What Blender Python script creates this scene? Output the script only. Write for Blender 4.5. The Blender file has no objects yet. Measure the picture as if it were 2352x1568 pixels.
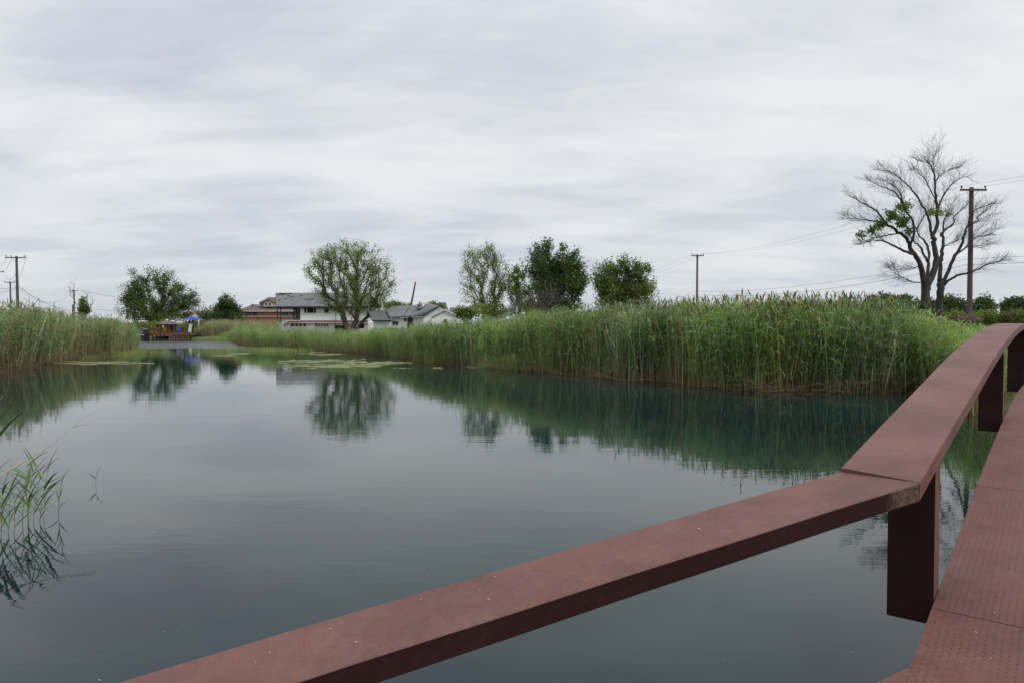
import bpy, bmesh, math, random
import numpy as np
from mathutils import Vector, Matrix

random.seed(7)
RNG = np.random.default_rng(11)
SC = bpy.context.scene
COL = SC.collection

# ------------------------------------------------------------------ camera
EYE = 2.6                      # metres above the water
FOC = 1640.0                   # focal length in plan pixels of a 2352 wide picture
CX, CY, YH = 1176.0, 784.0, 742.0
PITCH = math.atan((CY - YH) / FOC)
cam_d = bpy.data.cameras.new('camera')
cam_d.sensor_width = 36.0
cam_d.lens = 36.0 * FOC / 2352.0
cam_d.clip_start = 0.05
cam_d.clip_end = 9000
cam = bpy.data.objects.new('camera', cam_d)
COL.objects.link(cam)
cam.location = (0, 0, EYE)
cam.rotation_euler = (math.pi / 2 - PITCH, 0, 0)
SC.camera = cam

# ------------------------------------------------------------------ sky, sun, exposure
world = bpy.data.worlds.new('World')
SC.world = world
world.use_nodes = True
nt = world.node_tree
for n in list(nt.nodes): nt.nodes.remove(n)
N = nt.nodes.new; L = nt.links.new
def mathn(tree, op, a=None, b=None, c=None, clamp=False):
    n = tree.nodes.new('ShaderNodeMath'); n.operation = op; n.use_clamp = clamp
    for i, v in enumerate((a, b, c)):
        if v is None: continue
        if isinstance(v, (int, float)): n.inputs[i].default_value = v
        else: tree.links.new(v, n.inputs[i])
    return n.outputs[0]
def ramp(tree, fac, stops, interp='LINEAR'):
    r = tree.nodes.new('ShaderNodeValToRGB'); r.color_ramp.interpolation = interp
    e = r.color_ramp.elements
    while len(e) < len(stops): e.new(0.5)
    for el, (p, c) in zip(e, stops):
        el.position = p; el.color = (c[0], c[1], c[2], 1) if len(c) == 3 else c
    tree.links.new(fac, r.inputs[0])
    return r.outputs[0]
def mixc(tree, fac, a, b, mode='MIX'):
    m = tree.nodes.new('ShaderNodeMix'); m.data_type = 'RGBA'; m.blend_type = mode
    if isinstance(fac, (int, float)): m.inputs[0].default_value = fac
    else: tree.links.new(fac, m.inputs[0])
    for k, v in ((6, a), (7, b)):
        if isinstance(v, (tuple, list)): m.inputs[k].default_value = (v[0], v[1], v[2], 1)
        else: tree.links.new(v, m.inputs[k])
    return m.outputs[2]
def noise(tree, vec, scale, detail=3, rough=0.55, dist=0.0, w=None):
    n = tree.nodes.new('ShaderNodeTexNoise')
    n.inputs['Scale'].default_value = scale; n.inputs['Detail'].default_value = detail
    n.inputs['Roughness'].default_value = rough; n.inputs['Distortion'].default_value = dist
    if vec is not None: tree.links.new(vec, n.inputs['Vector'])
    return n.outputs['Fac']
def mapping(tree, vec, loc=(0, 0, 0), rot=(0, 0, 0), scale=(1, 1, 1)):
    m = tree.nodes.new('ShaderNodeMapping')
    m.inputs['Location'].default_value = loc; m.inputs['Rotation'].default_value = rot
    m.inputs['Scale'].default_value = scale
    tree.links.new(vec, m.inputs['Vector'])
    return m.outputs[0]

SUN_EL, SUN_AZ = math.radians(44), math.radians(122)     # azimuth from +Y towards +X
sky = N('ShaderNodeTexSky'); sky.sky_type = 'NISHITA'; sky.sun_disc = False
sky.sun_elevation = SUN_EL; sky.sun_rotation = SUN_AZ
tc = N('ShaderNodeTexCoord')
sep = N('ShaderNodeSeparateXYZ'); L(tc.outputs['Generated'], sep.inputs[0])
zc = mathn(nt, 'MAXIMUM', sep.outputs[2], 0.0)
zd = mathn(nt, 'ADD', zc, 0.20)
u = mathn(nt, 'DIVIDE', sep.outputs[0], zd); v = mathn(nt, 'DIVIDE', sep.outputs[1], zd)
cmb = N('ShaderNodeCombineXYZ'); L(u, cmb.inputs[0]); L(v, cmb.inputs[1])
# thin stratus drawn out into long low bands
w0 = noise(nt, mapping(nt, cmb.outputs[0], (1.3, .4, 0), (0, 0, .3), (.5, .8, 1)), 1.0, 3, .5, .3)
p1 = mapping(nt, cmb.outputs[0], (4.1, 2.3, 0), (0, 0, 0.42), (0.95, 1.5, 1))
n1 = noise(nt, p1, 0.85, 7, 0.54, 0.5)
p2 = mapping(nt, cmb.outputs[0], (-3.0, 7.7, 0), (0, 0, 0.22), (1.1, 3.0, 1))
n2 = noise(nt, p2, 1.6, 7, 0.58, 0.5)
p3 = mapping(nt, cmb.outputs[0], (9.0, 1.7, 0), (0, 0, 0.5), (0.5, .8, 1))
n3 = noise(nt, p3, 0.75, 3, 0.5, 0.2)
cl = mathn(nt, 'ADD', mathn(nt, 'MULTIPLY', n1, 0.50), mathn(nt, 'ADD', mathn(nt, 'MULTIPLY', n2, 0.24), mathn(nt, 'MULTIPLY', n3, 0.26)))
SKYV = 10.0
def sk(c): return tuple(x * SKYV for x in c)
cloud = ramp(nt, cl, [(0.40, (0.53, 0.58, 0.66)), (0.46, (0.64, 0.68, 0.745)), (0.505, (0.745, 0.772, 0.81)), (0.58, (0.88, 0.885, 0.895))])
# all of it is milky towards the horizon, and a little brighter higher up
hz = ramp(nt, zc, [(0.0, (0.69, 0.75, 0.79)), (0.06, (0.71, 0.76, 0.80)), (0.22, (0.80, 0.82, 0.85)), (0.40, (0.93, 0.93, 0.935)), (1.0, (0.95, 0.95, 0.95))])
hf = ramp(nt, zc, [(0.0, (0.65,) * 3), (0.08, (0.26,) * 3), (0.26, (0.15,) * 3), (0.40, (0.18,) * 3), (0.7, (0.25,) * 3), (1.0, (0.6,) * 3)])
cloud = mixc(nt, hf, cloud, hz)
cloud = mixc(nt, 1, cloud, ramp(nt, zc, [(0.0, (.97,) * 3), (0.30, (1.0,) * 3), (0.42, (1.03,) * 3)]), 'MULTIPLY')   # an overcast is brighter overhead
gain = mathn(nt, 'MULTIPLY_ADD', mathn(nt, 'MAXIMUM', mathn(nt, 'SUBTRACT', zc, .38), 0), 1.5, 1.0)
cm = N('ShaderNodeVectorMath'); cm.operation = 'SCALE'; L(cloud, cm.inputs[0]); L(mathn(nt, 'MULTIPLY', gain, SKYV), cm.inputs['Scale'])
col = mixc(nt, 0.93, sky.outputs[0], cm.outputs[0])
bg = N('ShaderNodeBackground'); bg.inputs['Strength'].default_value = 0.1
L(col, bg.inputs[0])
wo = N('ShaderNodeOutputWorld'); L(bg.outputs[0], wo.inputs[0])

sun_d = bpy.data.lights.new('sun', 'SUN'); sun_d.energy = 1.5; sun_d.angle = math.radians(16)
sun_d.color = (1.0, 0.96, 0.90)
sun = bpy.data.objects.new('sun', sun_d); COL.objects.link(sun)
sd = Vector((math.sin(SUN_AZ) * math.cos(SUN_EL), math.cos(SUN_AZ) * math.cos(SUN_EL), math.sin(SUN_EL)))
sun.rotation_euler = sd.to_track_quat('Z', 'Y').to_euler()
SC.view_settings.view_transform = 'Standard'
SC.view_settings.look = 'None'
SC.view_settings.exposure = 0.0
SC.view_settings.gamma = 1.0
SC.view_settings.use_curve_mapping = False

# ------------------------------------------------------------------ helpers
def ray(x, y):
    r = (x - CX) / FOC; u = -(y - CY) / FOC
    return Vector((r, math.cos(PITCH) + u * math.sin(PITCH), -math.sin(PITCH) + u * math.cos(PITCH)))
def at(x, y, d):                       # the point seen at plan pixel x, y, standing d metres ahead
    r = ray(x, y); return Vector((r.x * d / r.y, d, EYE + r.z * d / r.y))
def gnd(x, y, z=0.0):                  # the point of the level z seen at plan pixel x, y
    r = ray(x, y); k = (z - EYE) / r.z
    return Vector((r.x * k, r.y * k, z))

def tag(o, label=None, cat=None, group=None, kind=None):
    if label: o['label'] = label
    if cat: o['category'] = cat
    if group: o['group'] = group
    if kind: o['kind'] = kind
    return o
def empty(name, loc, label, cat, group=None, rz=0):
    o = bpy.data.objects.new(name, None); COL.objects.link(o)
    o.location = loc; o.rotation_euler = (0, 0, rz); o.empty_display_size = 0.3
    return tag(o, label, cat, group)
def link(name, me, parent=None):
    o = bpy.data.objects.new(name, me); COL.objects.link(o)
    if parent is not None:
        o.parent = parent
        o.matrix_parent_inverse = parent_matrix(parent).inverted()
    return o
def parent_matrix(p):
    m = Matrix.LocRotScale(p.location, p.rotation_euler, p.scale)
    if p.parent is not None:
        m = parent_matrix(p.parent) @ p.matrix_parent_inverse @ m
    return m
def mesh_obj(name, verts, faces, mat, parent=None, smooth=False):
    me = bpy.data.meshes.new(name); me.from_pydata([tuple(v) for v in verts], [], faces); me.update()
    if mat: me.materials.append(mat)
    if smooth: me.shade_smooth()
    return link(name, me, parent)

class MB:                              # collects shapes (world coordinates) into one mesh
    def __init__(s): s.v = []; s.f = []
    def add(s, v, f):
        o = len(s.v); s.v += [tuple(p) for p in v]; s.f += [tuple(i + o for i in q) for q in f]; return s
    def box(s, a, b):
        x0, y0, z0 = a; x1, y1, z1 = b
        return s.add([(x0, y0, z0), (x1, y0, z0), (x1, y1, z0), (x0, y1, z0), (x0, y0, z1), (x1, y0, z1), (x1, y1, z1), (x0, y1, z1)],
                     [(0, 3, 2, 1), (4, 5, 6, 7), (0, 1, 5, 4), (1, 2, 6, 5), (2, 3, 7, 6), (3, 0, 4, 7)])
    def slab(s, pts, off):             # polygon extruded by a vector
        n = len(pts); P = [Vector(p) for p in pts]; off = Vector(off)
        return s.add(P + [p + off for p in P], [tuple(range(n)), tuple(range(2 * n - 1, n - 1, -1))] +
                     [(i, (i + 1) % n, (i + 1) % n + n, i + n)[::-1] for i in range(n)])
    def tube(s, pts, rad, n=6, cap=True):
        P = [Vector(p) for p in pts]
        if isinstance(rad, (int, float)): rad = [rad] * len(P)
        o = len(s.v); a = None
        for i, p in enumerate(P):
            t = (P[min(i + 1, len(P) - 1)] - P[max(i - 1, 0)])
            if t.length < 1e-9: t = Vector((0, 0, 1))
            t.normalize()
            if a is None: a = t.cross(Vector((0.13, 0.21, 0.97)) if abs(t.z) < .8 else Vector((1, 0, 0)))
            else: a = a - t * a.dot(t)
            if a.length < 1e-6: a = t.cross(Vector((.3, 1, .2)))
            a.normalize(); b = t.cross(a)
            for k in range(n):
                an = 2 * math.pi * k / n
                s.v.append(tuple(p + (a * math.cos(an) + b * math.sin(an)) * rad[i]))
        for i in range(len(P) - 1):
            for k in range(n):
                k2 = (k + 1) % n
                s.f.append((o + i * n + k, o + i * n + k2, o + (i + 1) * n + k2, o + (i + 1) * n + k))
        if cap:
            s.f.append(tuple(o + k for k in range(n - 1, -1, -1)))
            s.f.append(tuple(o + (len(P) - 1) * n + k for k in range(n)))
        return s
    def build(s, name, mat, parent=None, smooth=False, bevel=0):
        o = mesh_obj(name, s.v, s.f, mat, parent, smooth)
        if bevel:
            m = o.modifiers.new('bevel', 'BEVEL'); m.width = bevel; m.segments = 2; m.limit_method = 'ANGLE'
        return o

# ------------------------------------------------------------------ materials
def new_mat(name):
    m = bpy.data.materials.new(name); m.use_nodes = True
    t = m.node_tree; b = t.nodes['Principled BSDF']
    return m, t, b
def plain(name, c, c2=None, rough=.7, scale=3.0, bump=0.0, bscale=40, metal=0.0, stretch=(1, 1, 1), spec=.4):
    m, t, b = new_mat(name)
    tcn = t.nodes.new('ShaderNodeTexCoord')
    vec = mapping(t, tcn.outputs['Object'], scale=stretch)
    c2 = c2 or tuple(x * .7 for x in c)
    f = noise(t, vec, scale, 6, .65)
    colr = ramp(t, f, [(0.32, c2), (0.66, c)])
    t.links.new(colr, b.inputs['Base Color'])
    b.inputs['Roughness'].default_value = rough; b.inputs['Metallic'].default_value = metal
    b.inputs['Specular IOR Level'].default_value = spec
    if bump:
        bn = t.nodes.new('ShaderNodeBump'); bn.inputs['Strength'].default_value = 1; bn.inputs['Distance'].default_value = bump
        t.links.new(noise(t, vec, bscale, 4, .6), bn.inputs['Height']); t.links.new(bn.outputs[0], b.inputs['Normal'])
    return m
def leafy(name, trans=.35, rough=.55, vary=.5, spec=.25, scale=1.2):
    """foliage: colour comes from the 'tint' attribute of each blade or leaf"""
    m, t, b = new_mat(name)
    a = t.nodes.new('ShaderNodeAttribute'); a.attribute_name = 'tint'
    tcn = t.nodes.new('ShaderNodeTexCoord')
    f = noise(t, tcn.outputs['Object'], scale, 3, .6)
    k = ramp(t, f, [(0.3, (1 - vary * .5,) * 3), (0.7, (1 + vary * .5,) * 3)])
    c = mixc(t, 1.0, a.outputs['Color'], k, 'MULTIPLY')
    t.links.new(c, b.inputs['Base Color'])
    b.inputs['Roughness'].default_value = rough; b.inputs['Specular IOR Level'].default_value = spec
    tr = t.nodes.new('ShaderNodeBsdfTranslucent'); t.links.new(mixc(t, 1.0, c, (1.15, 1.25, .7), 'MULTIPLY'), tr.inputs[0])
    mx = t.nodes.new('ShaderNodeMixShader'); mx.inputs[0].default_value = trans
    t.links.new(b.outputs[0], mx.inputs[1]); t.links.new(tr.outputs[0], mx.inputs[2])
    t.links.new(mx.outputs[0], t.nodes['Material Output'].inputs[0])
    return m
M = {}
M['reed'] = leafy('reed_leaf', .38, .5, .35, .35, .9)
M['leaf'] = leafy('tree_leaf', .38, .55, .5, .3, .6)
M['bark'] = plain('bark', (.10, .085, .070), (.045, .038, .032), .9, 5, .02, 14, stretch=(1, 1, .3))
M['bark_dead'] = plain('dead_bark', (.060, .050, .048), (.025, .021, .021), .9, 5, .03, 10, stretch=(1, 1, .3))
M['bark_grey'] = plain('grey_twig', (.11, .095, .09), (.06, .052, .05), .9, 5)
M['pole'] = plain('weathered_pole', (.13, .10, .10), (.07, .05, .052), .85, 3, .01, 20, stretch=(1, 1, .15))
M['wire'] = plain('cable', (.03, .03, .032), None, .5, 1)
M['siding'] = plain('white_siding', (.80, .82, .81), (.72, .74, .735), .7, .6)
M['siding_low'] = plain('stained_white_wall', (.72, .71, .69), (.5, .49, .48), .8, .8)
M['shingle'] = plain('grey_shingle', (.17, .17, .175), (.105, .108, .115), .95, 1.6, .02, 9)
M['shingle_dk'] = plain('slate_shingle', (.115, .13, .135), (.07, .08, .085), .95, 1.6, .02, 9)
M['shingle_br'] = plain('brown_shingle', (.13, .105, .10), (.085, .07, .068), .95, 2, .01, 9)
M['char'] = plain('charred_wood', (.035, .03, .03), (.012, .011, .011), .9, 4)
M['worn'] = plain('worn_grey_wood', (.22, .21, .21), (.08, .075, .078), .9, 5)
M['glass'] = plain('dark_pane', (.012, .014, .014), (.022, .026, .024), .4, 1, spec=.12)
M['glass_blue'] = plain('pale_pane', (.07, .09, .10), (.04, .055, .065), .25, 1, spec=.4)
M['trim'] = plain('white_trim', (.70, .70, .69), (.5, .5, .49), .6, 3)
M['pink'] = plain('faded_pink_band', (.42, .17, .18), (.30, .12, .13), .8, 1.4)
M['green_trim'] = plain('dark_green_trim', (.015, .06, .045), (.01, .035, .03), .6, 3)
M['stucco'] = plain('tan_stucco', (.50, .43, .34), (.40, .35, .28), .9, 2)
M['redwood'] = plain('red_stained_wood', (.20, .055, .035), (.10, .028, .022), .75, 4)
M['orangewood'] = plain('orange_stained_wood', (.22, .07, .032), (.16, .045, .022), .75, 4)
M['darkwood'] = plain('dark_post', (.035, .022, .02), (.02, .014, .013), .8, 4)
M['greywood'] = plain('grey_post', (.33, .31, .27), (.15, .14, .12), .9, 6, .01, 20, stretch=(1, 1, .3))
M['blue'] = plain('blue_canvas', (.022, .055, .36), (.016, .04, .28), .7, 3)
M['teal'] = plain('pale_teal_plastic', (.24, .31, .31), (.18, .24, .24), .4, 2)
M['yellow'] = plain('yellow_plastic', (.55, .50, .03), (.42, .36, .02), .4, 2)
M['coral'] = plain('coral_plastic', (.75, .20, .13), (.6, .14, .1), .4, 2)
M['black'] = plain('black_hull', (.015, .014, .018), (.03, .028, .03), .3, 2)
M['white'] = plain('white_paint', (.78, .78, .77), (.66, .66, .66), .4, 3)
M['concrete'] = plain('stained_concrete', (.27, .27, .25), (.10, .11, .09), .95, 2.2, .01, 12)
M['stone'] = plain('chimney_stone', (.42, .36, .28), (.16, .14, .12), .95, 5, .05, 6)
M['straw'] = plain('dry_reed', (.42, .34, .24), (.24, .19, .13), .8, 8)

def brick_mat():
    m, t, b = new_mat('red_brick')
    tcn = t.nodes.new('ShaderNodeTexCoord'); br = t.nodes.new('ShaderNodeTexBrick')
    t.links.new(mapping(t, tcn.outputs['Object'], rot=(math.pi / 2, 0, 0)), br.inputs['Vector'])
    br.inputs['Color1'].default_value = (.46, .165, .09, 1); br.inputs['Color2'].default_value = (.36, .12, .07, 1)
    br.inputs['Mortar'].default_value = (.30, .24, .2, 1); br.inputs['Scale'].default_value = 4
    t.links.new(br.outputs[0], b.inputs['Base Color']); b.inputs['Roughness'].default_value = .9
    return m
M['brick'] = brick_mat()

# ------------------------------------------------------------------ bridge frame (shared numbers)
PJ = Vector((1.794, 3.123, 0)); TF, TN = 0.9085, 0.4416
UF = Vector((math.cos(TF), math.sin(TF), 0)); NF = Vector((-math.sin(TF), math.cos(TF), 0))
UN = Vector((math.cos(TN), math.sin(TN), 0)); NN = Vector((-math.sin(TN), math.cos(TN), 0))
RW, RT = 0.346, 0.086
_fs = [0, .8, 1.6, 2.4, 3.3, 4.5, 5.7, 7.1, 8.4, 9.4, 10.2, 11.6, 13, 15, 17, 19.5, 22]
_fz = [-.70, -.612, -.530, -.450, -.352, -.238, -.155, -.070, -.024, -.006, -.004, -.03, -.085, -.20, -.36, -.62, -.9]
_ns = [-9, -7, -5, -4, -3.1, -2.45, -2.0, -1.6, -1.05, -.4, 0]
_nz = [-2.05, -1.65, -1.33, -1.19, -1.065, -.982, -.930, -.880, -.818, -.742, -.70]
def smooth_tab(xs, ys, x, h=.35):
    o = np.linspace(-h, h, 9); return float(np.mean(np.interp(x + o, xs, ys)))
def zfar(s): return EYE + (np.interp(s, _fs, _fz) if s < .5 else smooth_tab(_fs, _fz, s, .55 if s > 1.2 else .3))
def znear(s): return EYE + float(np.interp(s, _ns, _nz))
def wfar(s, o, dz): p = PJ + UF * s + NF * o; return Vector((p.x, p.y, zfar(s) + dz))
def wnear(s, o, dz): p = PJ + UN * s + NN * o; return Vector((p.x, p.y, znear(s) + dz))

# ------------------------------------------------------------------ the ground and the water
def G(x, y): p = gnd(x, y); return (p.x, p.y)
SHORE_R = [G(444, 778), G(470, 780), G(505, 781), G(535, 784), G(552, 791), G(575, 797), G(640, 801), G(720, 806), G(800, 809), G(880, 815),
           G(960, 827), G(1040, 838), G(1120, 842), G(1200, 848), G(1290, 857), G(1380, 865), G(1460, 872), G(1530, 874),
           G(1610, 884), G(1700, 893), G(1780, 897), G(1880, 896), G(1980, 900), G(2075, 900), (14.9, 24.6), (14.0, 21.5), (12.7, 19.6)]
SHORE_L = [G(-330, 960), G(-200, 905), G(-90, 872), G(0, 850), G(40, 846), G(90, 838), G(150, 828), G(210, 822), G(260, 816), G(300, 810), G(312, 802)]
WATER = SHORE_R + [(17.0, 15.2), (26, 8), (40, -6), (30, -40), (-2, -30), (-6, -8), (-9.5, 3), (-13, 9), (-18, 12)] + SHORE_L + \
        [G(300, 792), (-58, 84), (-75, 100), (-78, 119), G(300, 777.5), G(436, 777.5)]
WP = np.array(WATER)
def sdf(X, Y):                         # > 0 in the water, metres to the shoreline
    px = X.ravel(); py = Y.ravel(); n = len(WP)
    d = np.full(px.shape, 1e9); ins = np.zeros(px.shape, bool)
    for i in range(n):
        ax, ay = WP[i]; bx, by = WP[(i + 1) % n]
        ex, ey = bx - ax, by - ay; l2 = ex * ex + ey * ey + 1e-12
        t = np.clip(((px - ax) * ex + (py - ay) * ey) / l2, 0, 1)
        d = np.minimum(d, np.hypot(px - ax - t * ex, py - ay - t * ey))
        c = ((ay > py) != (by > py)) & (px < ex * (py - ay) / (ey + 1e-12) + ax)
        ins ^= c
    return np.where(ins, d, -d).reshape(X.shape)
def gheight(X, Y):
    s = sdf(X, Y)
    w = .06 * np.sin(X * 1.7 + Y * .6) + .05 * np.sin(Y * 2.3 - X)
    land = .02 + .30 * (1 - np.exp(s / .5)) + .45 * (1 - np.exp(s / 5.0)) + w * (1 - np.exp(s / 1.5))
    wat = -1.3 * (1 - np.exp(-s / 2.0)) + .02
    return np.where(s < 0, land, wat)
def axis(c, r, n, k):
    t = np.linspace(-1, 1, n); return c + r * np.sinh(k * t) / np.sinh(k)
gx = axis(0, 4500, 361, 6.6); gy = axis(45, 4500, 361, 6.2)
GX, GY = np.meshgrid(gx, gy); GZ = gheight(GX, GY)
far = np.hypot(GX, GY); GZ = np.where(far > 900, .5, GZ)
def grid_obj(name, X, Y, Z, mat):
    h, w = X.shape
    co = np.stack([X, Y, Z], -1).reshape(-1, 3).astype(np.float32)
    i = np.arange((h - 1) * (w - 1)); r = i // (w - 1); c = i % (w - 1); a = r * w + c
    q = np.stack([a, a + 1, a + w + 1, a + w], 1)
    return np_mesh(name, co, q, mat, smooth=True)
def np_mesh(name, co, quads, mat, tint=None, parent=None, smooth=False):
    me = bpy.data.meshes.new(name); nv = len(co); nq, k = quads.shape
    me.vertices.add(nv); me.vertices.foreach_set('co', np.ascontiguousarray(co, dtype=np.float32).ravel())
    me.loops.add(nq * k); me.loops.foreach_set('vertex_index', quads.ravel().astype(np.int32))
    me.polygons.add(nq); me.polygons.foreach_set('loop_start', (np.arange(nq) * k).astype(np.int32))
    me.update(calc_edges=True)
    if tint is not None:
        at_ = me.color_attributes.new('tint', 'FLOAT_COLOR', 'POINT')
        c = np.ones((nv, 4), np.float32); c[:, :3] = tint; at_.data.foreach_set('color', c.ravel())
    me.materials.append(mat)
    if smooth: me.shade_smooth()
    return link(name, me, parent)
def ground_mat():
    m, t, b = new_mat('bank_soil_and_grass')
    tcn = t.nodes.new('ShaderNodeTexCoord')
    f = noise(t, tcn.outputs['Object'], .35, 6, .65); g = noise(t, tcn.outputs['Object'], 6, 5, .7)
    c = ramp(t, f, [(.3, (.055, .075, .022)), (.5, (.085, .11, .03)), (.7, (.12, .12, .045))])
    c2 = ramp(t, g, [(.3, (.5,) * 3), (.7, (1.3,) * 3)])
    gm = t.nodes.new('ShaderNodeNewGeometry'); sx = t.nodes.new('ShaderNodeSeparateXYZ'); t.links.new(gm.outputs['Position'], sx.inputs[0])
    mud = ramp(t, mathn(t, 'MULTIPLY_ADD', sx.outputs[2], 3.0, .1, clamp=True), [(0, (0, 0, 0)), (1, (1, 1, 1))])
    col = mixc(t, mud, (.055, .035, .022), mixc(t, 1, c, c2, 'MULTIPLY'))
    t.links.new(col, b.inputs['Base Color']); b.inputs['Roughness'].default_value = .95
    bn = t.nodes.new('ShaderNodeBump'); bn.inputs['Distance'].default_value = .08; t.links.new(g, bn.inputs['Height']); t.links.new(bn.outputs[0], b.inputs['Normal'])
    return m
tag(grid_obj('ground', GX, GY, GZ, ground_mat()), 'low green bank and fields round the pond', kind='structure')

def water_mat():
    m, t, b = new_mat('pond_water')
    gm = t.nodes.new('ShaderNodeNewGeometry'); pos = gm.outputs['Position']
    body = ramp(t, noise(t, mapping(t, pos, scale=(1, 1, 1)), .10, 4, .5, .4), [(.40, (.006, .014, .018)), (.62, (.008, .032, .030))])
    # the pond shelves at its edges, where the brown bottom comes through: the shore distance is stored on the mesh
    at_ = t.nodes.new('ShaderNodeAttribute'); at_.attribute_name = 'shore'
    body = mixc(t, ramp(t, at_.outputs['Fac'], [(0, (0, 0, 0)), (1, (1, 1, 1))]), (.030, .026, .014), body)
    t.links.new(body, b.inputs['Base Color'])
    b.inputs['IOR'].default_value = 1.38; b.inputs['Roughness'].default_value = .015
    b.inputs['Specular IOR Level'].default_value = .5
    # gentle wind ripples, crests lying across the view, a ruffled reach before the dock
    a = noise(t, mapping(t, pos, rot=(0, 0, .10), scale=(.16, .75, 1)), 1.0, 3, .5, .4)
    c = noise(t, mapping(t, pos, rot=(0, 0, -.12), scale=(1.3, 5.0, 1)), 1.0, 3, .55, .3)
    e = noise(t, mapping(t, pos, rot=(0, 0, .3), scale=(9, 22, 1)), 1.0, 3, .6)
    calm = ramp(t, noise(t, mapping(t, pos, scale=(.05, .12, 1)), 1.0, 3, .5, .5), [(.38, (.25,) * 3), (.62, (1.0,) * 3)])
    sp = t.nodes.new('ShaderNodeSeparateXYZ'); t.links.new(pos, sp.inputs[0])
    wob = noise(t, mapping(t, pos, scale=(.07, .07, 1)), 1.0, 2)
    wob2 = noise(t, mapping(t, pos, scale=(.05, .35, 1)), 1.0, 4, .6)
    yy = mathn(t, 'ADD', sp.outputs[1], mathn(t, 'MULTIPLY', mathn(t, 'ADD', wob, wob2), 22))
    ruff = ramp(t, mathn(t, 'MULTIPLY_ADD', yy, 1 / 125., 0), [(.0, (0, 0, 0)), (.765, (0, 0, 0)), (.80, (1, 1, 1)), (.97, (1, 1, 1)), (.99, (.1, .1, .1)), (1.0, (.1, .1, .1))])
    t.links.new(mathn(t, 'MULTIPLY_ADD', ruff, .20, .015), b.inputs['Roughness'])
    h = mathn(t, 'MULTIPLY', a, .0040)
    h = mathn(t, 'MULTIPLY_ADD', c, .0013, h)
    h = mathn(t, 'MULTIPLY_ADD', mathn(t, 'MULTIPLY', e, calm), .00006, h)
    h = mathn(t, 'MULTIPLY_ADD', mathn(t, 'MULTIPLY', noise(t, mapping(t, pos, scale=(2.2, 6, 1)), 1.0, 3, .6), ruff), .12, h)
    bn = t.nodes.new('ShaderNodeBump'); bn.inputs['Strength'].default_value = 1; bn.inputs['Distance'].default_value = 1.0
    t.links.new(h, bn.inputs['Height']); t.links.new(bn.outputs[0], b.inputs['Normal'])
    return m
wx = np.linspace(-110, 60, 240); wy = np.concatenate([np.linspace(-45, 40, 170), np.linspace(40.5, 125, 120)])
WX, WY = np.meshgrid(wx, wy)
wob = grid_obj('water', WX, WY, np.zeros_like(WX), water_mat())
sh = wob.data.attributes.new('shore', 'FLOAT', 'POINT'); sv = np.clip(sdf(WX, WY) / 2.2, 0, 1).ravel().astype(np.float32); sh.data.foreach_set('value', sv)
tag(wob, 'calm teal pond mirroring the cloudy sky', kind='structure')

# ------------------------------------------------------------------ reeds
def seg_ribbon(P, W, side):            # P (n,3), W (n,), side (3,)  -> verts, quads
    n = len(P); v = np.empty((2 * n, 3)); v[0::2] = P - side * W[:, None] / 2; v[1::2] = P + side * W[:, None] / 2
    q = np.array([(2 * i, 2 * i + 1, 2 * i + 3, 2 * i + 2) for i in range(n - 1)])
    return v, q
def reed_proto(rng, leaves=8, head=0.0, dead=False, bushy=1.0, leafw=.037, lo=.20):
    V = []; Q = []; C = []; o = 0      # C: class 0 stem low, 1 stem high, 2 leaf, 3 head
    def put(v, q, c):
        nonlocal o
        V.append(v); Q.append(q + o); C.append(np.full(len(v), c) if np.isscalar(c) else c); o += len(v)
    lean = rng.normal(0, .05, 2); bend = rng.normal(0, .05, 2)
    def stem(t): return np.array([lean[0] * t + bend[0] * t * t, lean[1] * t + bend[1] * t * t, t])
    ts = np.array([0, .35, .7, 1.0]); P = np.array([stem(t) for t in ts])
    a = rng.uniform(0, math.pi); side = np.array([math.cos(a), math.sin(a), 0])
    v, q = seg_ribbon(P, np.array([.012, .011, .009, .004]), side); put(v, q, np.array([0, 0, 0, 0, 1, 1, 1, 1]))
    for i in range(leaves):
        t = rng.uniform(lo, .98) if not dead else rng.uniform(.1, .9)
        az = rng.uniform(0, 2 * math.pi); d = np.array([math.cos(az), math.sin(az), 0])
        Ln = rng.uniform(.10, .21) * bushy * (1.15 - .35 * abs(t - .6)); up = rng.uniform(.15, 1.15) if not dead else rng.uniform(-.3, .6)
        p0 = stem(t); k = rng.uniform(.2, 1.3)
        e1 = p0 + (d * math.cos(up) + np.array([0, 0, math.sin(up)])) * Ln * .4
        up2 = up - k * .8; e2 = e1 + (d * math.cos(up2) + np.array([0, 0, math.sin(up2)])) * Ln * .35
        up3 = up2 - k * .9; e3 = e2 + (d * math.cos(up3) + np.array([0, 0, math.sin(up3)])) * Ln * .3
        sd_ = np.array([-d[1], d[0], rng.normal(0, .35)]); sd_ /= np.linalg.norm(sd_)
        w = leafw / 3.2 * rng.uniform(.7, 1.2)
        v, q = seg_ribbon(np.array([p0, e1, e2, e3]), np.array([w * .5, w, w * .8, w * .08]), sd_); put(v, q, 2 if not dead else 0)
    if rng.random() < head:
        az = rng.uniform(0, 2 * math.pi); d = np.array([math.cos(az), math.sin(az), 0]); p0 = stem(.96)
        for j in range(3):
            a = rng.uniform(0, math.pi); side = np.array([math.cos(a), math.sin(a), .2])
            Pn = np.array([p0 + [0, 0, 0], p0 + d * .008 + [0, 0, .03], p0 + d * .02 + [0, 0, .065], p0 + d * .04 + [0, 0, .095]])
            v, q = seg_ribbon(Pn, np.array([.003, .014, .011, .001]) * rng.uniform(.7, 1.3), side); put(v, q, 3)
    return np.concatenate(V), np.concatenate(Q), np.concatenate(C)
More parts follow.
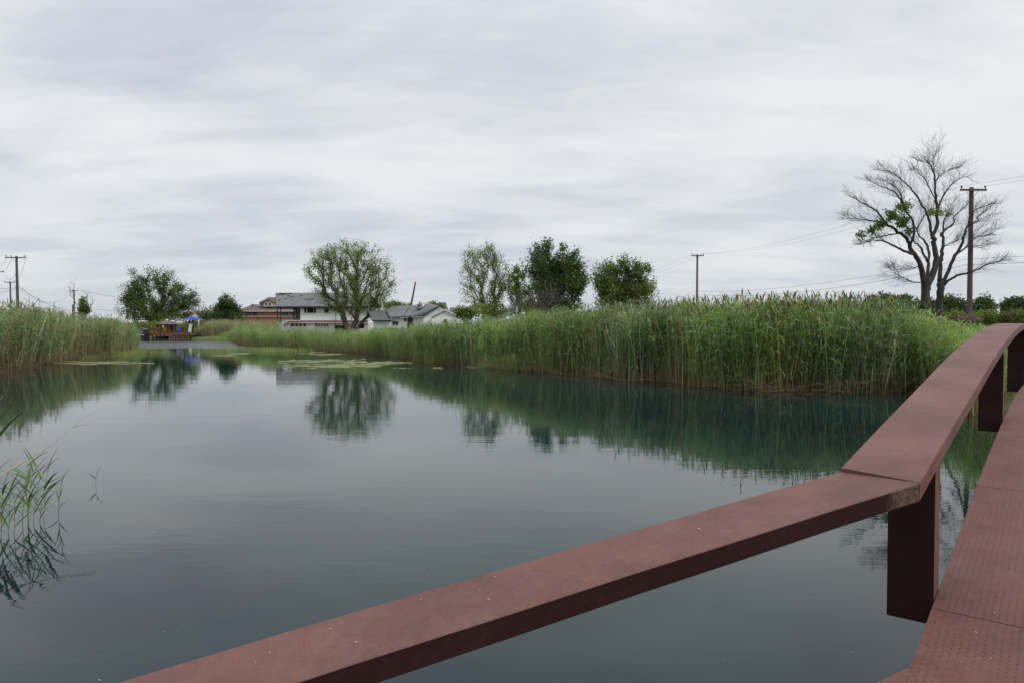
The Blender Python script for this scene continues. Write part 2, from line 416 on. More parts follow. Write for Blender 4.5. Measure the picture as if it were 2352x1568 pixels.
def make_bank(seed, n=24, **kw):
    rng = np.random.default_rng(seed); return [reed_proto(rng, **kw) for _ in range(n)]
BANK = {'green': make_bank(1, head=0, leaves=11), 'head': make_bank(2, head=1, leaves=9), 'dead': make_bank(3, n=12, head=.5, leaves=3, dead=True),
        'bush': make_bank(4, leaves=11, bushy=1.25, leafw=.045, lo=.08), 'grass': make_bank(5, n=12, leaves=6, bushy=3.4, leafw=.05, lo=.0)}
PAL = {'green': ((.135, .15, .065), (.10, .15, .05), (.062, .128, .040), (.12, .08, .06)),
       'fresh': ((.13, .15, .055), (.12, .16, .045), (.095, .165, .040), (.13, .085, .07)),
       'blue': ((.125, .125, .065), (.085, .13, .06), (.048, .105, .045), (.11, .075, .06)),
       'yellow': ((.16, .14, .06), (.15, .16, .05), (.145, .175, .042), (.2, .15, .09)),
       'tan': ((.23, .195, .125), (.22, .195, .115), (.175, .18, .09), (.27, .22, .17)),
       'dead': ((.27, .22, .15), (.25, .20, .14), (.22, .17, .11), (.20, .15, .11)),
       'rust': ((.20, .085, .045), (.20, .095, .05), (.18, .09, .045), (.2, .15, .11))}
PAL = {k: tuple(tuple(min(.5, x * 1.4) for x in c) for c in v) if k not in ('dead', 'rust', 'tan') else tuple(tuple(x * 1.15 for x in c) for c in v) for k, v in PAL.items()}
def scatter(name, X, Y, H, kinds, pals, label, rng, base_z=None, tilt=.05, foot=.18):
    """plants standing at X, Y with height H; joined, coloured one plant at a time"""
    n = len(X); Z = gheight(X, Y) if base_z is None else base_z
    Z = np.maximum(Z, -.12)
    VV = []; QQ = []; TT = []; off = 0
    kinds = np.array(kinds); pals = np.array(pals)
    key = [(k, i) for k in set(kinds) for i in range(len(BANK[k]))]
    pick = np.array([rng.integers(len(BANK[k])) for k in kinds])
    for k, i in key:
        idx = np.where((kinds == k) & (pick == i))[0]
        if len(idx) == 0: continue
        v, q, c = BANK[k][i]; m = len(idx)
        a = rng.uniform(0, 2 * math.pi, m); h = H[idx][:, None]
        # leaves keep their real size however tall the plant is
        x = v[None, :, 0] * np.cos(a)[:, None] - v[None, :, 1] * np.sin(a)[:, None]
        y = v[None, :, 0] * np.sin(a)[:, None] + v[None, :, 1] * np.cos(a)[:, None]
        hs = np.clip(h, .6, 3.4) if k != 'grass' else h
        tx = rng.normal(0, tilt, m)[:, None]; ty = rng.normal(0, tilt, m)[:, None]
        zz = v[None, :, 2] * h
        P = np.stack([X[idx][:, None] + x * hs + zz * tx, Y[idx][:, None] + y * hs + zz * ty, Z[idx][:, None] + zz], -1)
        pl = np.array([[PAL[p][j] for j in range(4)] for p in pals[idx]])            # m,4,3
        t = pl[:, c, :]                                                              # m,V,3
        jit = rng.normal(1, .18, (m, 1, 1)); hue = rng.normal(0, .07, (m, 1, 3)) + 1
        xx, yy_ = X[idx], Y[idx]
        wv = np.exp(.20 * vnoise(xx, yy_, .45, 91) + .16 * vnoise(xx, yy_, 1.7, 92))[:, None, None]
        hv = vnoise(xx, yy_, .7, 93)[:, None]
        t = t * jit * hue * wv * 1.55; t = t * np.stack([1 + .10 * hv, 1 + 0 * hv, 1 - .14 * hv], -1)
        t = t * np.where(c == 3, .62, 1.0)[None, :, None]
        t = t * .86 + t.mean(-1, keepdims=True) * .14
        if foot:                                                                     # old sheaths at the foot are rust brown
            f = np.clip((foot + rng.normal(0, .05, (m, 1)) - v[None, :, 2]) / .08, 0, 1)[..., None] * rng.choice([1, .6, .25], (m, 1, 1))
            t = t * (1 - f) + np.array(PAL['rust'][0]) * rng.normal(.85, .2, (m, 1, 1)) * f
        VV.append(P.reshape(-1, 3)); TT.append(np.clip(t, .004, .8).reshape(-1, 3))
        QQ.append((q[None] + (np.arange(m) * len(v))[:, None, None] + off).reshape(-1, 4)); off += m * len(v)
    ob = np_mesh(name, np.concatenate(VV), np.concatenate(QQ), M['reed'], np.concatenate(TT))
    return tag(ob, label, kind='stuff')
def along(poly, n, rng, wpow=1.0):     # random points on a polyline, more of them where it is near
    P = np.array(poly); d = np.hypot(*(P[1:] - P[:-1]).T); mid = (P[1:] + P[:-1]) / 2
    w = d / np.hypot(*mid.T) ** wpow; w /= w.sum()
    i = rng.choice(len(d), n, p=w); t = rng.random(n)[:, None]
    return P[i] * (1 - t) + P[i + 1] * t
def imx(X, Y): return CX + X / Y * FOC
def vnoise(x, y, s, seed=0):
    r = np.random.default_rng(seed); o = 0
    for k in range(5):
        a = r.uniform(0, 6.28); f = s * (1.6 ** k) * r.uniform(.8, 1.2); o = o + np.sin((x * math.cos(a) + y * math.sin(a)) * f + r.uniform(0, 6.28)) / (1.3 ** k)
    return o / 2.6
def reed_bed(name, label, shore, n, depth, tops, seed, mixp, near_bias=1.6, wpow=1.0, hjit=(.74, 1.0), tilt=.09, foot=.2, inwater=.5, tall=.11, headp=.1, headx=None, bushk='green'):
    rng = np.random.default_rng(seed)
    P = along(shore, n, rng, wpow); r = np.hypot(P[:, 0], P[:, 1]); dirn = P / r[:, None]
    dp = depth * rng.random(n) ** near_bias - inwater * rng.random(n) + .25 * vnoise(P[:, 0], P[:, 1], 1.3, seed)
    Q = P + dirn * dp[:, None] + rng.normal(0, .12, (n, 2))
    X, Y = Q[:, 0], Q[:, 1]
    ix = imx(X, Y); yt = np.interp(ix, [a for a, b in tops], [b for a, b in tops])
    yt = yt + 5 * vnoise(ix, dp * 8, .03, seed + 5) + 3.5 * vnoise(ix, dp * 5, .11, seed + 6)
    cap = EYE + (YH - yt) * Y / FOC - np.maximum(gheight(X, Y), -.1)
    cap = np.clip(cap * .935, .5, 4.3)
    u = rng.random(n)
    H = cap * (hjit[0] + (hjit[1] - hjit[0]) * u ** .7)
    H = np.where(rng.random(n) < tall, cap * rng.uniform(1.0, 1.13, n), H)
    front = dp < .35                                                   # shorter growth at the very edge
    H = np.where(front, H * rng.uniform(.25, 1.0, n), H)
    kinds = np.full(n, bushk, dtype=object); pals = np.full(n, 'green', dtype=object)
    patch = vnoise(X, Y, .55, seed + 1)
    names = [m_[0] for m_ in mixp]; pr = np.array([m_[1] for m_ in mixp], float)
    for i in range(n):
        w = pr.copy()
        for j, nm in enumerate(names):
            if nm in ('fresh', 'yellow'): w[j] *= math.exp(1.3 * patch[i])
            if nm in ('tan', 'dead'): w[j] *= math.exp(-1.1 * patch[i])
        w /= w.sum(); p = names[int(np.searchsorted(np.cumsum(w), rng.random()))if True else 0] if True else None
        pals[i] = p
        if p in ('dead',): kinds[i] = 'dead'
    hp = np.full(n, headp) if headx is None else np.interp(ix, [a for a, b in headx], [b for a, b in headx])
    hd = (rng.random(n) < hp) & (kinds != 'dead') & (H > cap * .93)
    kinds[hd] = 'head'
    return scatter(name, X, Y, H, kinds, pals, label, rng, tilt=tilt, foot=foot)

TOP_R = [(430, 760), (470, 745), (540, 747), (600, 752), (700, 754), (800, 757), (850, 757), (900, 751), (1000, 744), (1050, 738), (1100, 729), (1200, 722),
         (1300, 712), (1400, 703), (1500, 694), (1600, 692), (1700, 688), (1800, 686), (1900, 684), (2000, 688), (2060, 690), (2150, 696), (2200, 712), (2240, 735), (2280, 752)]
TOP_L = [(-300, 690), (0, 701), (60, 701), (100, 707), (150, 715), (200, 722), (250, 728), (285, 734), (300, 746), (315, 775)]
MIXG = [('green', 4), ('blue', 2.2), ('fresh', 3), ('yellow', 1.6), ('tan', 1.6), ('dead', 1.2)]
iR = 5
reed_bed('reed_bed', 'tall green common reeds along the right shore of the pond', SHORE_R[10:24], 15500, 5.5, TOP_R, 21, MIXG,
         near_bias=1.9, wpow=.7, headx=[(1200, .08), (1600, .45), (2200, .8)], tall=.13)
reed_bed('reed_bed', 'lower green reeds in front of the white house, beyond the algae mats', SHORE_R[5:11], 6200, 9.0, TOP_R, 22, MIXG,
         near_bias=1.5, wpow=.5, headp=.12, inwater=.4)
reed_bed('reed_bed', 'olive and tan reeds bending over the left shore', SHORE_L[1:], 7600, 9.0, TOP_L, 23,
         [('blue', 4), ('tan', 4.2), ('green', 2.5), ('dead', 1.6), ('yellow', .6)], near_bias=1.5, wpow=.8, headp=.25, foot=.26, inwater=.3, tilt=.17)
# the tan bed at the head of the channel, right of the dock
far_sh = [at(446, 775, 122)[:2], at(480, 775, 118)[:2], at(520, 775, 113)[:2], at(560, 775, 108)[:2], at(640, 775, 101)[:2]]
far_sh = [(p[0], p[1]) for p in far_sh]
reed_bed('reed_bed', 'tan feathery reeds between the dock and the white house', far_sh, 3600, 9.0,
         [(430, 757), (452, 752), (470, 741), (520, 735), (560, 734), (640, 737), (660, 742)], 24, [('tan', 8), ('dead', 3), ('green', 1), ('blue', 1)],
         near_bias=1.2, wpow=.2, headp=.7, foot=0, inwater=0)
reed_bed('reed_bed', 'bright green reeds round the inlet corner left of the white house', [(p[0], p[1]) for p in SHORE_R[2:7]], 3800, 16, [(480, 764), (520, 760), (545, 752), (575, 748), (640, 747), (700, 752)], 26,
         MIXG, near_bias=1.1, wpow=.3, headp=.1, inwater=.3)
# weeds on the bank by the far end of the bridge
rng = np.random.default_rng(31)
n = 2600; sh2 = [SHORE_R[22], SHORE_R[23], SHORE_R[24], SHORE_R[25], SHORE_R[26]]
P = along(sh2, n, rng, .5); dp = 8 * rng.random(n) ** 1.3; dv = np.array([.72, .69]); Q = P + dv * dp[:, None] + rng.normal(0, .2, (n, 2))
ix = imx(Q[:, 0], Q[:, 1]); yt = np.interp(ix, [1900, 2100, 2160, 2200, 2250, 2300, 2500], [700, 700, 722, 735, 746, 752, 752]) + 7 * rng.random(n)
cap = np.clip(EYE + (YH - yt) * Q[:, 1] / FOC - gheight(Q[:, 0], Q[:, 1]), .4, 3.4)
keep = sdf(Q[:, 0], Q[:, 1]) < .1; Q = Q[keep]; cap = cap[keep]; n = len(Q)
H = cap * rng.uniform(.55, 1, n)
scatter('bank_weeds', Q[:, 0], Q[:, 1], H, rng.choice(['bush', 'green', 'head'], n, p=[.6, .35, .05]), rng.choice(['fresh', 'yellow', 'green'], n, p=[.5, .35, .15]),
        'bright green weeds and grass on the bank by the far end of the bridge', rng, foot=.08)
# low sedge growing in the shallows
def sedge(name, label, pts, n, hmax, seed, pal=('yellow', 'fresh', 'green'), pw=(.45, .35, .2), spread=2.0):
    rng = np.random.default_rng(seed); P = along(pts, n, rng, .5); r = P / np.hypot(P[:, 0], P[:, 1])[:, None]
    Q = P + r * rng.uniform(-1, 1, (n, 1)) * spread + rng.normal(0, .15, (n, 2))
    m = vnoise(Q[:, 0], Q[:, 1], .8, seed) > -.35; Q = Q[m]; k = len(Q)
    H = hmax * rng.uniform(.35, 1, k) * np.clip(1 + .4 * vnoise(Q[:, 0], Q[:, 1], 1.1, seed + 2), .4, 1.4)
    return scatter(name, Q[:, 0], Q[:, 1], H, np.full(k, 'grass', dtype=object), rng.choice(pal, k, p=pw), label, rng,
                   base_z=np.full(k, -.03), foot=0, tilt=.1)
sedge('sedge', 'short yellow green sedge in the water at the tip of the left reeds', [G(185, 824), G(260, 817), G(330, 809), G(392, 808)], 2600, .42, 41, spread=2.6)
sedge('sedge', 'pale sedge fringe below the reeds left of the algae mats', [G(436, 806), G(500, 805), G(560, 803), G(640, 806), G(720, 808)], 3600, .34, 42, spread=3.0)
if 0: sedge('sedge', 'bright green grass at the water edge right of the dock', [at(444, 775, 112)[:2][:], at(500, 775, 108)[:2], at(545, 775, 98)[:2]], 1600, 1.0, 43, ('fresh', 'green', 'yellow'), (.6, .3, .1), 3.0)
_p = [(at(x, 775, d).x, d) for x, d in ((440, 113), (500, 109), (545, 99))]
sedge('sedge', 'bright green grass at the water edge right of the dock', _p, 1700, .55, 43, ('fresh', 'green', 'yellow'), (.6, .3, .1), 3.5)
sedge('sedge', 'thin yellowish sedge at the foot of the reeds by the algae mats', [G(900, 818), G(1000, 833), G(1100, 842), G(1240, 853)], 2200, .9, 44, ('yellow', 'tan', 'green'), (.45, .3, .25), .5)

# fallen dry stalks lying from the reeds into the water
def fallen(name, label, shore, n, seed, Lr=(1.2, 2.6)):
    rng = np.random.default_rng(seed); P = along(shore, n, rng, .8); VV = []; QQ = []; TT = []; o = 0
    for p in P:
        r = p / np.hypot(*p); a = rng.normal(0, 1.1); d = np.array([r[1] * math.sin(a) - r[0] * .15, -r[0] * math.sin(a) - r[1] * .35, 0]); d /= np.linalg.norm(d)
        st = np.array([p[0], p[1], 0]) - np.array([r[0], r[1], 0]) * rng.uniform(-.3, .8)
        Ln = rng.uniform(*Lr); el = abs(rng.normal(.0, .6)) - .04; ex = st + (d * math.cos(el) + np.array([0, 0, math.sin(el)])) * Ln
        if rng.random() < .5: st[2] = -.05
        else: st[2] = rng.uniform(0, .6); ex[2] = rng.uniform(-.05, .3)
        mid = (st + ex) / 2 + rng.normal(0, .05, 3)
        for s_ in ((0, 0, 1), (d[1], -d[0], .1)):
            v, q = seg_ribbon(np.array([st, mid, ex]), np.array([.016, .013, .004]), np.array(s_, float)); VV.append(v); QQ.append(q + o); o += len(v)
            TT.append(np.tile(np.array([.30, .24, .17]) * rng.uniform(.6, 1.2), (len(v), 1)))
    return tag(np_mesh(name, np.concatenate(VV), np.concatenate(QQ), M['reed'], np.concatenate(TT)), label, kind='stuff')
fallen('dead_stalks', 'dry fallen reed stalks leaning over the water along the right bank', SHORE_R[12:24], 260, 51)
fallen('dead_stalks', 'dry bent stalks hanging over the water along the left bank', SHORE_L[2:9], 200, 52, (1.5, 3.2))

# ------------------------------------------------------------------ floating algae and pads
def pads(name, label, boxes, seed, r=(.04, .11), c=(.44, .46, .30)):
    rng = np.random.default_rng(seed); co = []; qs = []; tt = []; o = 0
    for (x0, x1, y0, y1, n, th) in boxes:
        a = gnd(x0, y1); b = gnd(x1, y1); cc = gnd((x0 + x1) / 2, y0); y_n, y_f = a.y, cc.y
        for _ in range(n):
            Y = rng.uniform(y_n, y_f); ixp = rng.uniform(x0, x1); X = (ixp - CX) / FOC * Y
            e = ((ixp - (x0 + x1) / 2) / ((x1 - x0) / 2)) ** 2 + ((Y - (y_n + y_f) / 2) / ((y_f - y_n) / 2)) ** 2
            if vnoise(X * 1.0, Y * .9, .9, seed) + .5 * vnoise(X, Y * 2, 2.6, seed + 1) < th + .75 * e + .12 + .35 * math.sin(X * 3.1 + Y * 1.3) * math.sin(Y * 2.2 - X): continue
            R = rng.uniform(*r); ph = rng.uniform(0, 6.28); z = .006 + rng.uniform(0, .012)
            el = rng.uniform(.6, 1)
            pts = [(X + R * math.cos(ph + k * math.pi / 3) * rng.uniform(.8, 1.1), Y + R * el * math.sin(ph + k * math.pi / 3), z + rng.uniform(-.003, .006)) for k in range(6)]
            co += pts; qs += [(o, o + 1, o + 2, o + 3), (o, o + 3, o + 4, o + 5)]; o += 6
            tt += [tuple(np.array(c) * rng.uniform(.5, 1.15) * np.array([1, 1, rng.uniform(.6, 1.1)]))] * 6
    return tag(np_mesh(name, np.array(co), np.array(qs), M['reed'], np.array(tt)), label, kind='stuff')
pads('algae_mat', 'pale algae and small pads in the middle of the pond before the maple', [(640, 945, 824, 847, 16000, -.35), (686, 792, 807.5, 816, 4200, -.3), (640, 800, 832, 841, 3000, -.1)], 61)
pads('algae_mat', 'thin line of floating pads at the foot of the middle reeds', [(900, 1050, 841, 851, 1700, .1), (1060, 1150, 839, 847, 500, .25)], 62, (.06, .14))
pads('algae_mat', 'long pale scum line before the left reeds', [(115, 352, 828.5, 838, 9000, -.5), (250, 320, 815, 819, 1800, -.3)], 63)
pads('algae_mat', 'two thin pale algae streaks near the channel mouth', [(500, 572, 810.5, 813.5, 2600, -.7), (488, 560, 815.5, 818, 2200, -.7), (440, 520, 798, 800, 900, -.3)], 64)

# ------------------------------------------------------------------ trees
class Skel:
    def __init__(s, base, r0=None): s.p = [Vector(base)]; s.par = [-1]; s.tip = [False]; s.d = [0.0]
    def add(s, p, par, tip=False):
        s.p.append(Vector(p)); s.par.append(par); s.tip.append(tip); s.d.append(s.d[par] + (Vector(p) - s.p[par]).length); return len(s.p) - 1
    def radii(s, tipr, ex=2.3):
        n = len(s.p); a = [0.0] * n; kids = [0] * n
        for i in range(1, n): kids[s.par[i]] += 1
        for i in range(n - 1, 0, -1):
            if kids[i] == 0: a[i] = tipr ** ex
            a[s.par[i]] += a[i]
        return [x ** (1 / ex) if x > 0 else tipr for x in a]
def tree_mesh(sk_, rad, nmin=3):
    """every run from a fork to a tip or the next fork is a tapering tube"""
    n = len(sk_.p); kids = [[] for _ in range(n)]
    for i in range(1, n): kids[sk_.par[i]].append(i)
    mb = MB(); stack = [(0, None)]
    starts = [(0, k) for k in kids[0]]
    while starts:
        a, b = starts.pop(); pts = [sk_.p[a]]; rr = [min(rad[a], rad[b] * 1.25)]
        cur = b
        while True:
            pts.append(sk_.p[cur]); rr.append(rad[cur])
            ks = kids[cur]
            if not ks: break
            ks = sorted(ks, key=lambda k: -rad[k])
            for k in ks[1:]: starts.append((cur, k))
            cur = ks[0]
        if rr: rr[-1] *= .5
        nn = 8 if rr[1] > .12 else (5 if rr[1] > .035 else 3)
        mb.tube(pts, rr, nn, cap=False)
    return mb
def grow(base, top_fork, lobes, ntips, rng, wig=.05, stems=1, spread=.5, pathw=.55):
    """limbs reach from the trunk to points spread through the crown's lobes"""
    sk_ = Skel(base)
    last = []
    for s_ in range(stems):
        i = 0; k = 4; tgt = Vector(top_fork) + Vector((rng.normal(0, spread) if stems > 1 else 0, rng.normal(0, spread) if stems > 1 else 0, rng.uniform(-.3, .3) if stems > 1 else 0))
        for j in range(1, k + 1):
            t = j / k; p = Vector(base).lerp(tgt, t) + Vector((rng.normal(0, wig), rng.normal(0, wig), 0)) * (1 if j < k else 0)
            i = sk_.add(p, i)
        last.append(i)
    tg = []
    wts = np.array([l[3] * l[4] * l[5] for l in lobes]); wts = wts / wts.sum()
    for _ in range(ntips):
        l = lobes[rng.choice(len(lobes), p=wts)]
        v = rng.normal(0, 1, 3); v /= np.linalg.norm(v); v *= rng.random() ** .45
        tg.append(Vector((l[0] + v[0] * l[3], l[1] + v[1] * l[4], l[2] + v[2] * l[5])))
    f = Vector(top_fork); tg.sort(key=lambda p: (p - f).length)
    P = np.array([tuple(p) for p in sk_.p]); tips = []
    for t in tg:
        ta = np.array(t); dd = np.linalg.norm(P - ta, axis=1); D = np.array(sk_.d)
        # prefer a near node, not one beyond the target, and not the lower trunk
        cost = dd + pathw * D + np.where(P[:, 2] > ta[2] + .3, dd * .8, 0)
        low = np.arange(len(P)) < 2
        cost = np.where(low, cost + 50, cost)
        i = int(np.argmin(cost)); a = sk_.p[i]; Ln = (t - a).length
        if Ln < .15: continue
        # leave along the parent's own direction, then bend to the target
        pd = (a - sk_.p[sk_.par[i]]).normalized() if sk_.par[i] >= 0 else Vector((0, 0, 1))
        c = a + pd * Ln * .34 + Vector((0, 0, -.02 * Ln)); m = max(2, min(7, int(Ln / .55) + 1)); cur = i
        for j in range(1, m + 1):
            s = j / m; p = a * (1 - s) ** 2 + c * 2 * s * (1 - s) + t * s * s
            if j < m: p = p + Vector(rng.normal(0, .022 * Ln, 3))
            cur = sk_.add(p, cur, j == m); P = np.vstack([P, np.array(p)])
        tips.append(cur)
    return sk_, tips
def leaves_mesh(name, centers, dirs, n, size, spread, cols, rng, parent, aspect=.6, flat=.0):
    C = np.array(centers); idx = rng.integers(len(C), size=n); c = C[idx] + np.clip(rng.normal(0, 1, (n, 3)), -1.5, 1.5) * spread
    D = np.array(dirs)[idx]
    a = D * .6 + rng.normal(0, 1, (n, 3)) * .7 + np.array([0, 0, -.15]); a /= np.linalg.norm(a, axis=1)[:, None]
    b = np.cross(a, rng.normal(0, 1, (n, 3)) + np.array([0, 0, flat])); b /= np.linalg.norm(b, axis=1)[:, None] + 1e-9
    s = size * rng.uniform(.6, 1.3, (n, 1)); w = s * aspect
    nr = np.cross(a, b)
    v = np.stack([c, c + a * s * .5 + b * w * .5 + nr * w * .12, c + a * s, c + a * s * .5 - b * w * .5 + nr * w * .12], 1)
    q = np.arange(n * 4).reshape(n, 4)
    cc = np.array(cols); t = cc[rng.integers(len(cc), size=n)] * rng.normal(1, .15, (n, 1))
    # neighbouring twigs carry slightly different greens
    g = 1 + .22 * np.sin(c[:, 0] * 1.1 + 3) * np.sin(c[:, 1] * .9) + .12 * np.sin(c[:, 2] * 2.1)
    t = np.clip(t * g[:, None], .004, .6)
    return np_mesh(name, v.reshape(-1, 3), q, M['leaf'], np.repeat(t, 4, 0), parent)
GREEN_DK = [(.055, .100, .032), (.070, .120, .038), (.090, .138, .042)]
GREEN_MD = [(.100, .150, .036), (.120, .165, .042), (.140, .175, .048)]
GREEN_LT = [(.150, .190, .050), (.175, .210, .062), (.130, .175, .045)]
GREEN_PALE = [(.20, .24, .075), (.18, .225, .065), (.155, .20, .055)]
GREEN_FAR = [(.085, .125, .062), (.105, .145, .070), (.080, .112, .058)]
TREE_SUB = 4
def tree(label, d, base, fork, lobes, ntips, nleaf, lsize, cols, seed, lspread=.28, tipr=.012, wig=.08, stems=1, bark='bark', name='tree', cat='tree', group=None, depth=.8, sub=5, ex=2.3, lasp=.6, rb=None, grow_by=1.0):
    """lobes: (x, y, rx, ry) in plan pixels at distance d, given a depth of their own"""
    rng = np.random.default_rng(seed); k = d / FOC
    b = at(base[0], base[1], d); b.z = float(gheight(np.array([b.x]), np.array([b.y]))[0]) - .05
    f = at(fork[0], fork[1], d)
    LB = []
    for (x, y, rx, ry) in lobes:
        c = at(x, y, d); rr = (rx + ry) / 2 * k * depth
        LB.append((c.x, c.y + rng.uniform(-.6, .6) * rr * .8, c.z, rx * k * grow_by, rr, ry * k * grow_by))
    sk_, tips = grow(b, f, LB, ntips, rng, wig, stems)
    rad = sk_.radii(tipr, ex)
    if rb:
        q = rad[0]; rad = [tipr + (x - tipr) * (rb - tipr) / (q - tipr) for x in rad]
    t = empty(name, b, label, cat, group)
    o = tree_mesh(sk_, rad).build('trunk', M[bark], t, smooth=True)
    if nleaf:
        cen = []; dr = []
        for i in tips:
            j = i; s = 0
            while s < sub and j > 0:
                p = sk_.p[j]; q = sk_.p[sk_.par[j]]; dv = (p - q).normalized()
                for w in (0, .5): cen.append(tuple(p.lerp(q, w))); dr.append(tuple(dv))
                j = sk_.par[j]; s += 1
        leaves_mesh('crown', cen, dr, nleaf, lsize, lspread, cols, rng, t, lasp)
    return t

tree('broad dark tree with several rounded crowns behind the dock', 150, (360, 745), (360, 722),
     [(298, 668, 28, 34), (318, 645, 24, 28), (352, 634, 24, 22), (378, 642, 28, 26), (410, 665, 28, 30), (438, 680, 20, 28), (288, 700, 28, 20), (350, 690, 60, 30), (415, 705, 42, 24), (360, 722, 88, 14)],
     460, 24000, .34, GREEN_DK + GREEN_MD, 101, .42, .02, .25, stems=5, rb=.8, grow_by=1.08)
tree('compact rounded dark tree before the brick house', 132, (520, 745), (520, 728),
     [(522, 692, 18, 14), (508, 708, 20, 14), (538, 708, 20, 14), (520, 725, 38, 16), (505, 732, 20, 12), (545, 733, 18, 10)],
     220, 15000, .32, GREEN_DK, 102, .34, .015, .1, rb=.3, grow_by=1.05)
tree('spreading maple with a thick forked trunk before the white house', 107, (811, 768), (812, 742),
     [(752, 590, 44, 34), (790, 578, 44, 28), (835, 582, 40, 28), (868, 605, 34, 28), (722, 618, 34, 14), (735, 640, 34, 20), (885, 640, 30, 30), (805, 635, 76, 40), (745, 672, 34, 22), (878, 672, 34, 20), (815, 685, 66, 26), (758, 708, 30, 14), (880, 712, 36, 14), (908, 652, 14, 6), (800, 715, 30, 14)],
     760, 25000, .22, GREEN_PALE, 103, .30, .020, .12, stems=3, ex=2.05, rb=.62, grow_by=1.10, depth=1)
tree('thin pale leafed tree with sky showing through, left of the dense dark tree', 88, (1115, 735), (1118, 715),
     [(1082, 590, 30, 34), (1122, 582, 30, 36), (1150, 615, 24, 34), (1085, 640, 38, 34), (1135, 655, 38, 40), (1060, 668, 20, 10), (1110, 690, 52, 18), (1165, 650, 24, 26)],
     480, 9500, .19, GREEN_PALE, 104, .26, .013, .1, stems=6, rb=.26)
tree('small light green tree squeezed between the thin tree and the dark tree', 90, (1190, 735), (1190, 700), [(1188, 632, 24, 24), (1188, 665, 28, 28), (1195, 695, 26, 14)],
     130, 3200, .25, GREEN_LT, 105, .22, .012, .08, stems=3)
tree('tall dense dark green tree with twin crowns', 84, (1278, 735), (1278, 712),
     [(1245, 574, 28, 30), (1230, 606, 28, 30), (1298, 588, 26, 28), (1328, 600, 18, 28), (1272, 625, 54, 36), (1310, 650, 42, 36), (1246, 662, 48, 30), (1338, 640, 16, 22), (1290, 695, 60, 20), (1235, 700, 34, 18)],
     520, 30000, .24, GREEN_DK + GREEN_MD[:1], 106, .28, .012, .12, stems=3, rb=.4)
tree('round bushy tree right of the dense dark tree', 80, (1432, 735), (1432, 714),
     [(1392, 622, 34, 28), (1430, 608, 38, 26), (1468, 625, 32, 30), (1430, 660, 70, 34), (1380, 658, 28, 26), (1488, 665, 26, 28), (1430, 695, 74, 18)],
     480, 23000, .22, GREEN_LT + GREEN_MD, 107, .26, .012, .1, stems=6, rb=.3)
tree('bare grey twiggy shrub in front of the dense dark tree', 76, (1255, 735), (1255, 722), [(1250, 685, 48, 28), (1275, 675, 32, 26), (1222, 690, 28, 20)],
     650, 0, .1, GREEN_MD, 108, tipr=.020, stems=6, bark='bark_grey', name='shrub', cat='shrub', ex=2.8)
tree('smaller bare grey shrub under the thin pale tree', 78, (1190, 745), (1190, 728), [(1188, 690, 28, 28), (1175, 712, 28, 18)],
     320, 0, .1, GREEN_MD, 109, tipr=.018, stems=5, bark='bark_grey', name='shrub', cat='shrub', ex=2.8)
for i, (x, y, rx, ry, d, c, lb) in enumerate([
        (1068, 716, 28, 12, 84, GREEN_LT, 'yellow green bush beside the white gabled wing'),
        (1130, 712, 58, 18, 82, GREEN_LT, 'low light bush at the foot of the thin pale tree'),
        (1222, 708, 34, 16, 82, GREEN_MD, 'dark low bush left of the bare grey shrub'),
        (472, 722, 26, 16, 138, GREEN_FAR, 'grey green bush between the dock tree and the compact tree')]):
    tree(lb, d, (x, y + ry), (x, y + ry * .6), [(x, y, rx, ry)], 70, 2600, .26, c, 120 + i, .26, .01, stems=4, name='bush', cat='bush')
tree('pale green rounded tree behind the house ridge, right of the maple', 135, (912, 730), (912, 715), [(895, 700, 22, 12), (920, 704, 28, 10), (940, 708, 18, 7)], 80, 3400, .36, GREEN_LT, 130, .3)
tree('green tree top behind the cottage ridge by the dark roof', 128, (1000, 730), (1000, 715), [(998, 702, 22, 8), (1012, 706, 12, 6)], 50, 1800, .32, GREEN_MD, 131, .28)
tree('bare pale shrub with upright twigs right of the blue canopy', 134, (465, 745), (465, 730), [(463, 708, 14, 16)], 110, 0, .1, GREEN_MD, 132, tipr=.014, stems=4, bark='bark_grey', name='shrub', cat='shrub')
tree('dead tree with a few long bare twigs behind the short left pole', 120, (185, 745), (185, 722), [(160, 660, 8, 22), (172, 650, 3, 14), (198, 680, 10, 18), (208, 690, 10, 20)], 60, 0, .1, GREEN_MD, 133, tipr=.018, stems=3, bark='bark_grey', wig=.15)
tree('vine covered bush among the dead twigs on the left', 118, (189, 745), (189, 725), [(186, 712, 11, 14), (196, 706, 8, 12), (188, 690, 3, 12)], 50, 2000, .34, GREEN_MD + GREEN_DK[2:], 134, .26, name='bush', cat='bush')
bgl = ['hazy green tree behind the reed tops left of the dead tree', 'dark far tree just right of the dead trunks', 'far tree with a notched crown right of the utility pole',
       'far rounded tree at the right edge of the picture', 'low far tree showing between the two dead trunks', 'low far tree left of the hazy green tree', 'far low tree behind the middle of the right reeds', 'far low tree behind the lone pole']
for i, (x, y, rx, ry, d) in enumerate([(2045, 690, 62, 20, 92), (2188, 700, 26, 24, 95), (2258, 700, 30, 24, 98), (2328, 702, 32, 24, 100), (2126, 704, 34, 16, 108), (1935, 700, 44, 12, 125), (1835, 702, 42, 10, 145), (1580, 704, 30, 8, 170)]):
    tree(bgl[i], d, (x, y + ry + 18), (x, y + ry), [(x - rx * .45, y + 2, rx * .5, ry * .8), (x + rx * .1, y - 3, rx * .5, ry * .9), (x + rx * .55, y + 3, rx * .42, ry * .8), (x, y + ry * .8, rx, ry * .6)],
         130, 5200, .25 + d / 600, GREEN_FAR + GREEN_DK[1:], 140 + i, .3, stems=3, group=None)
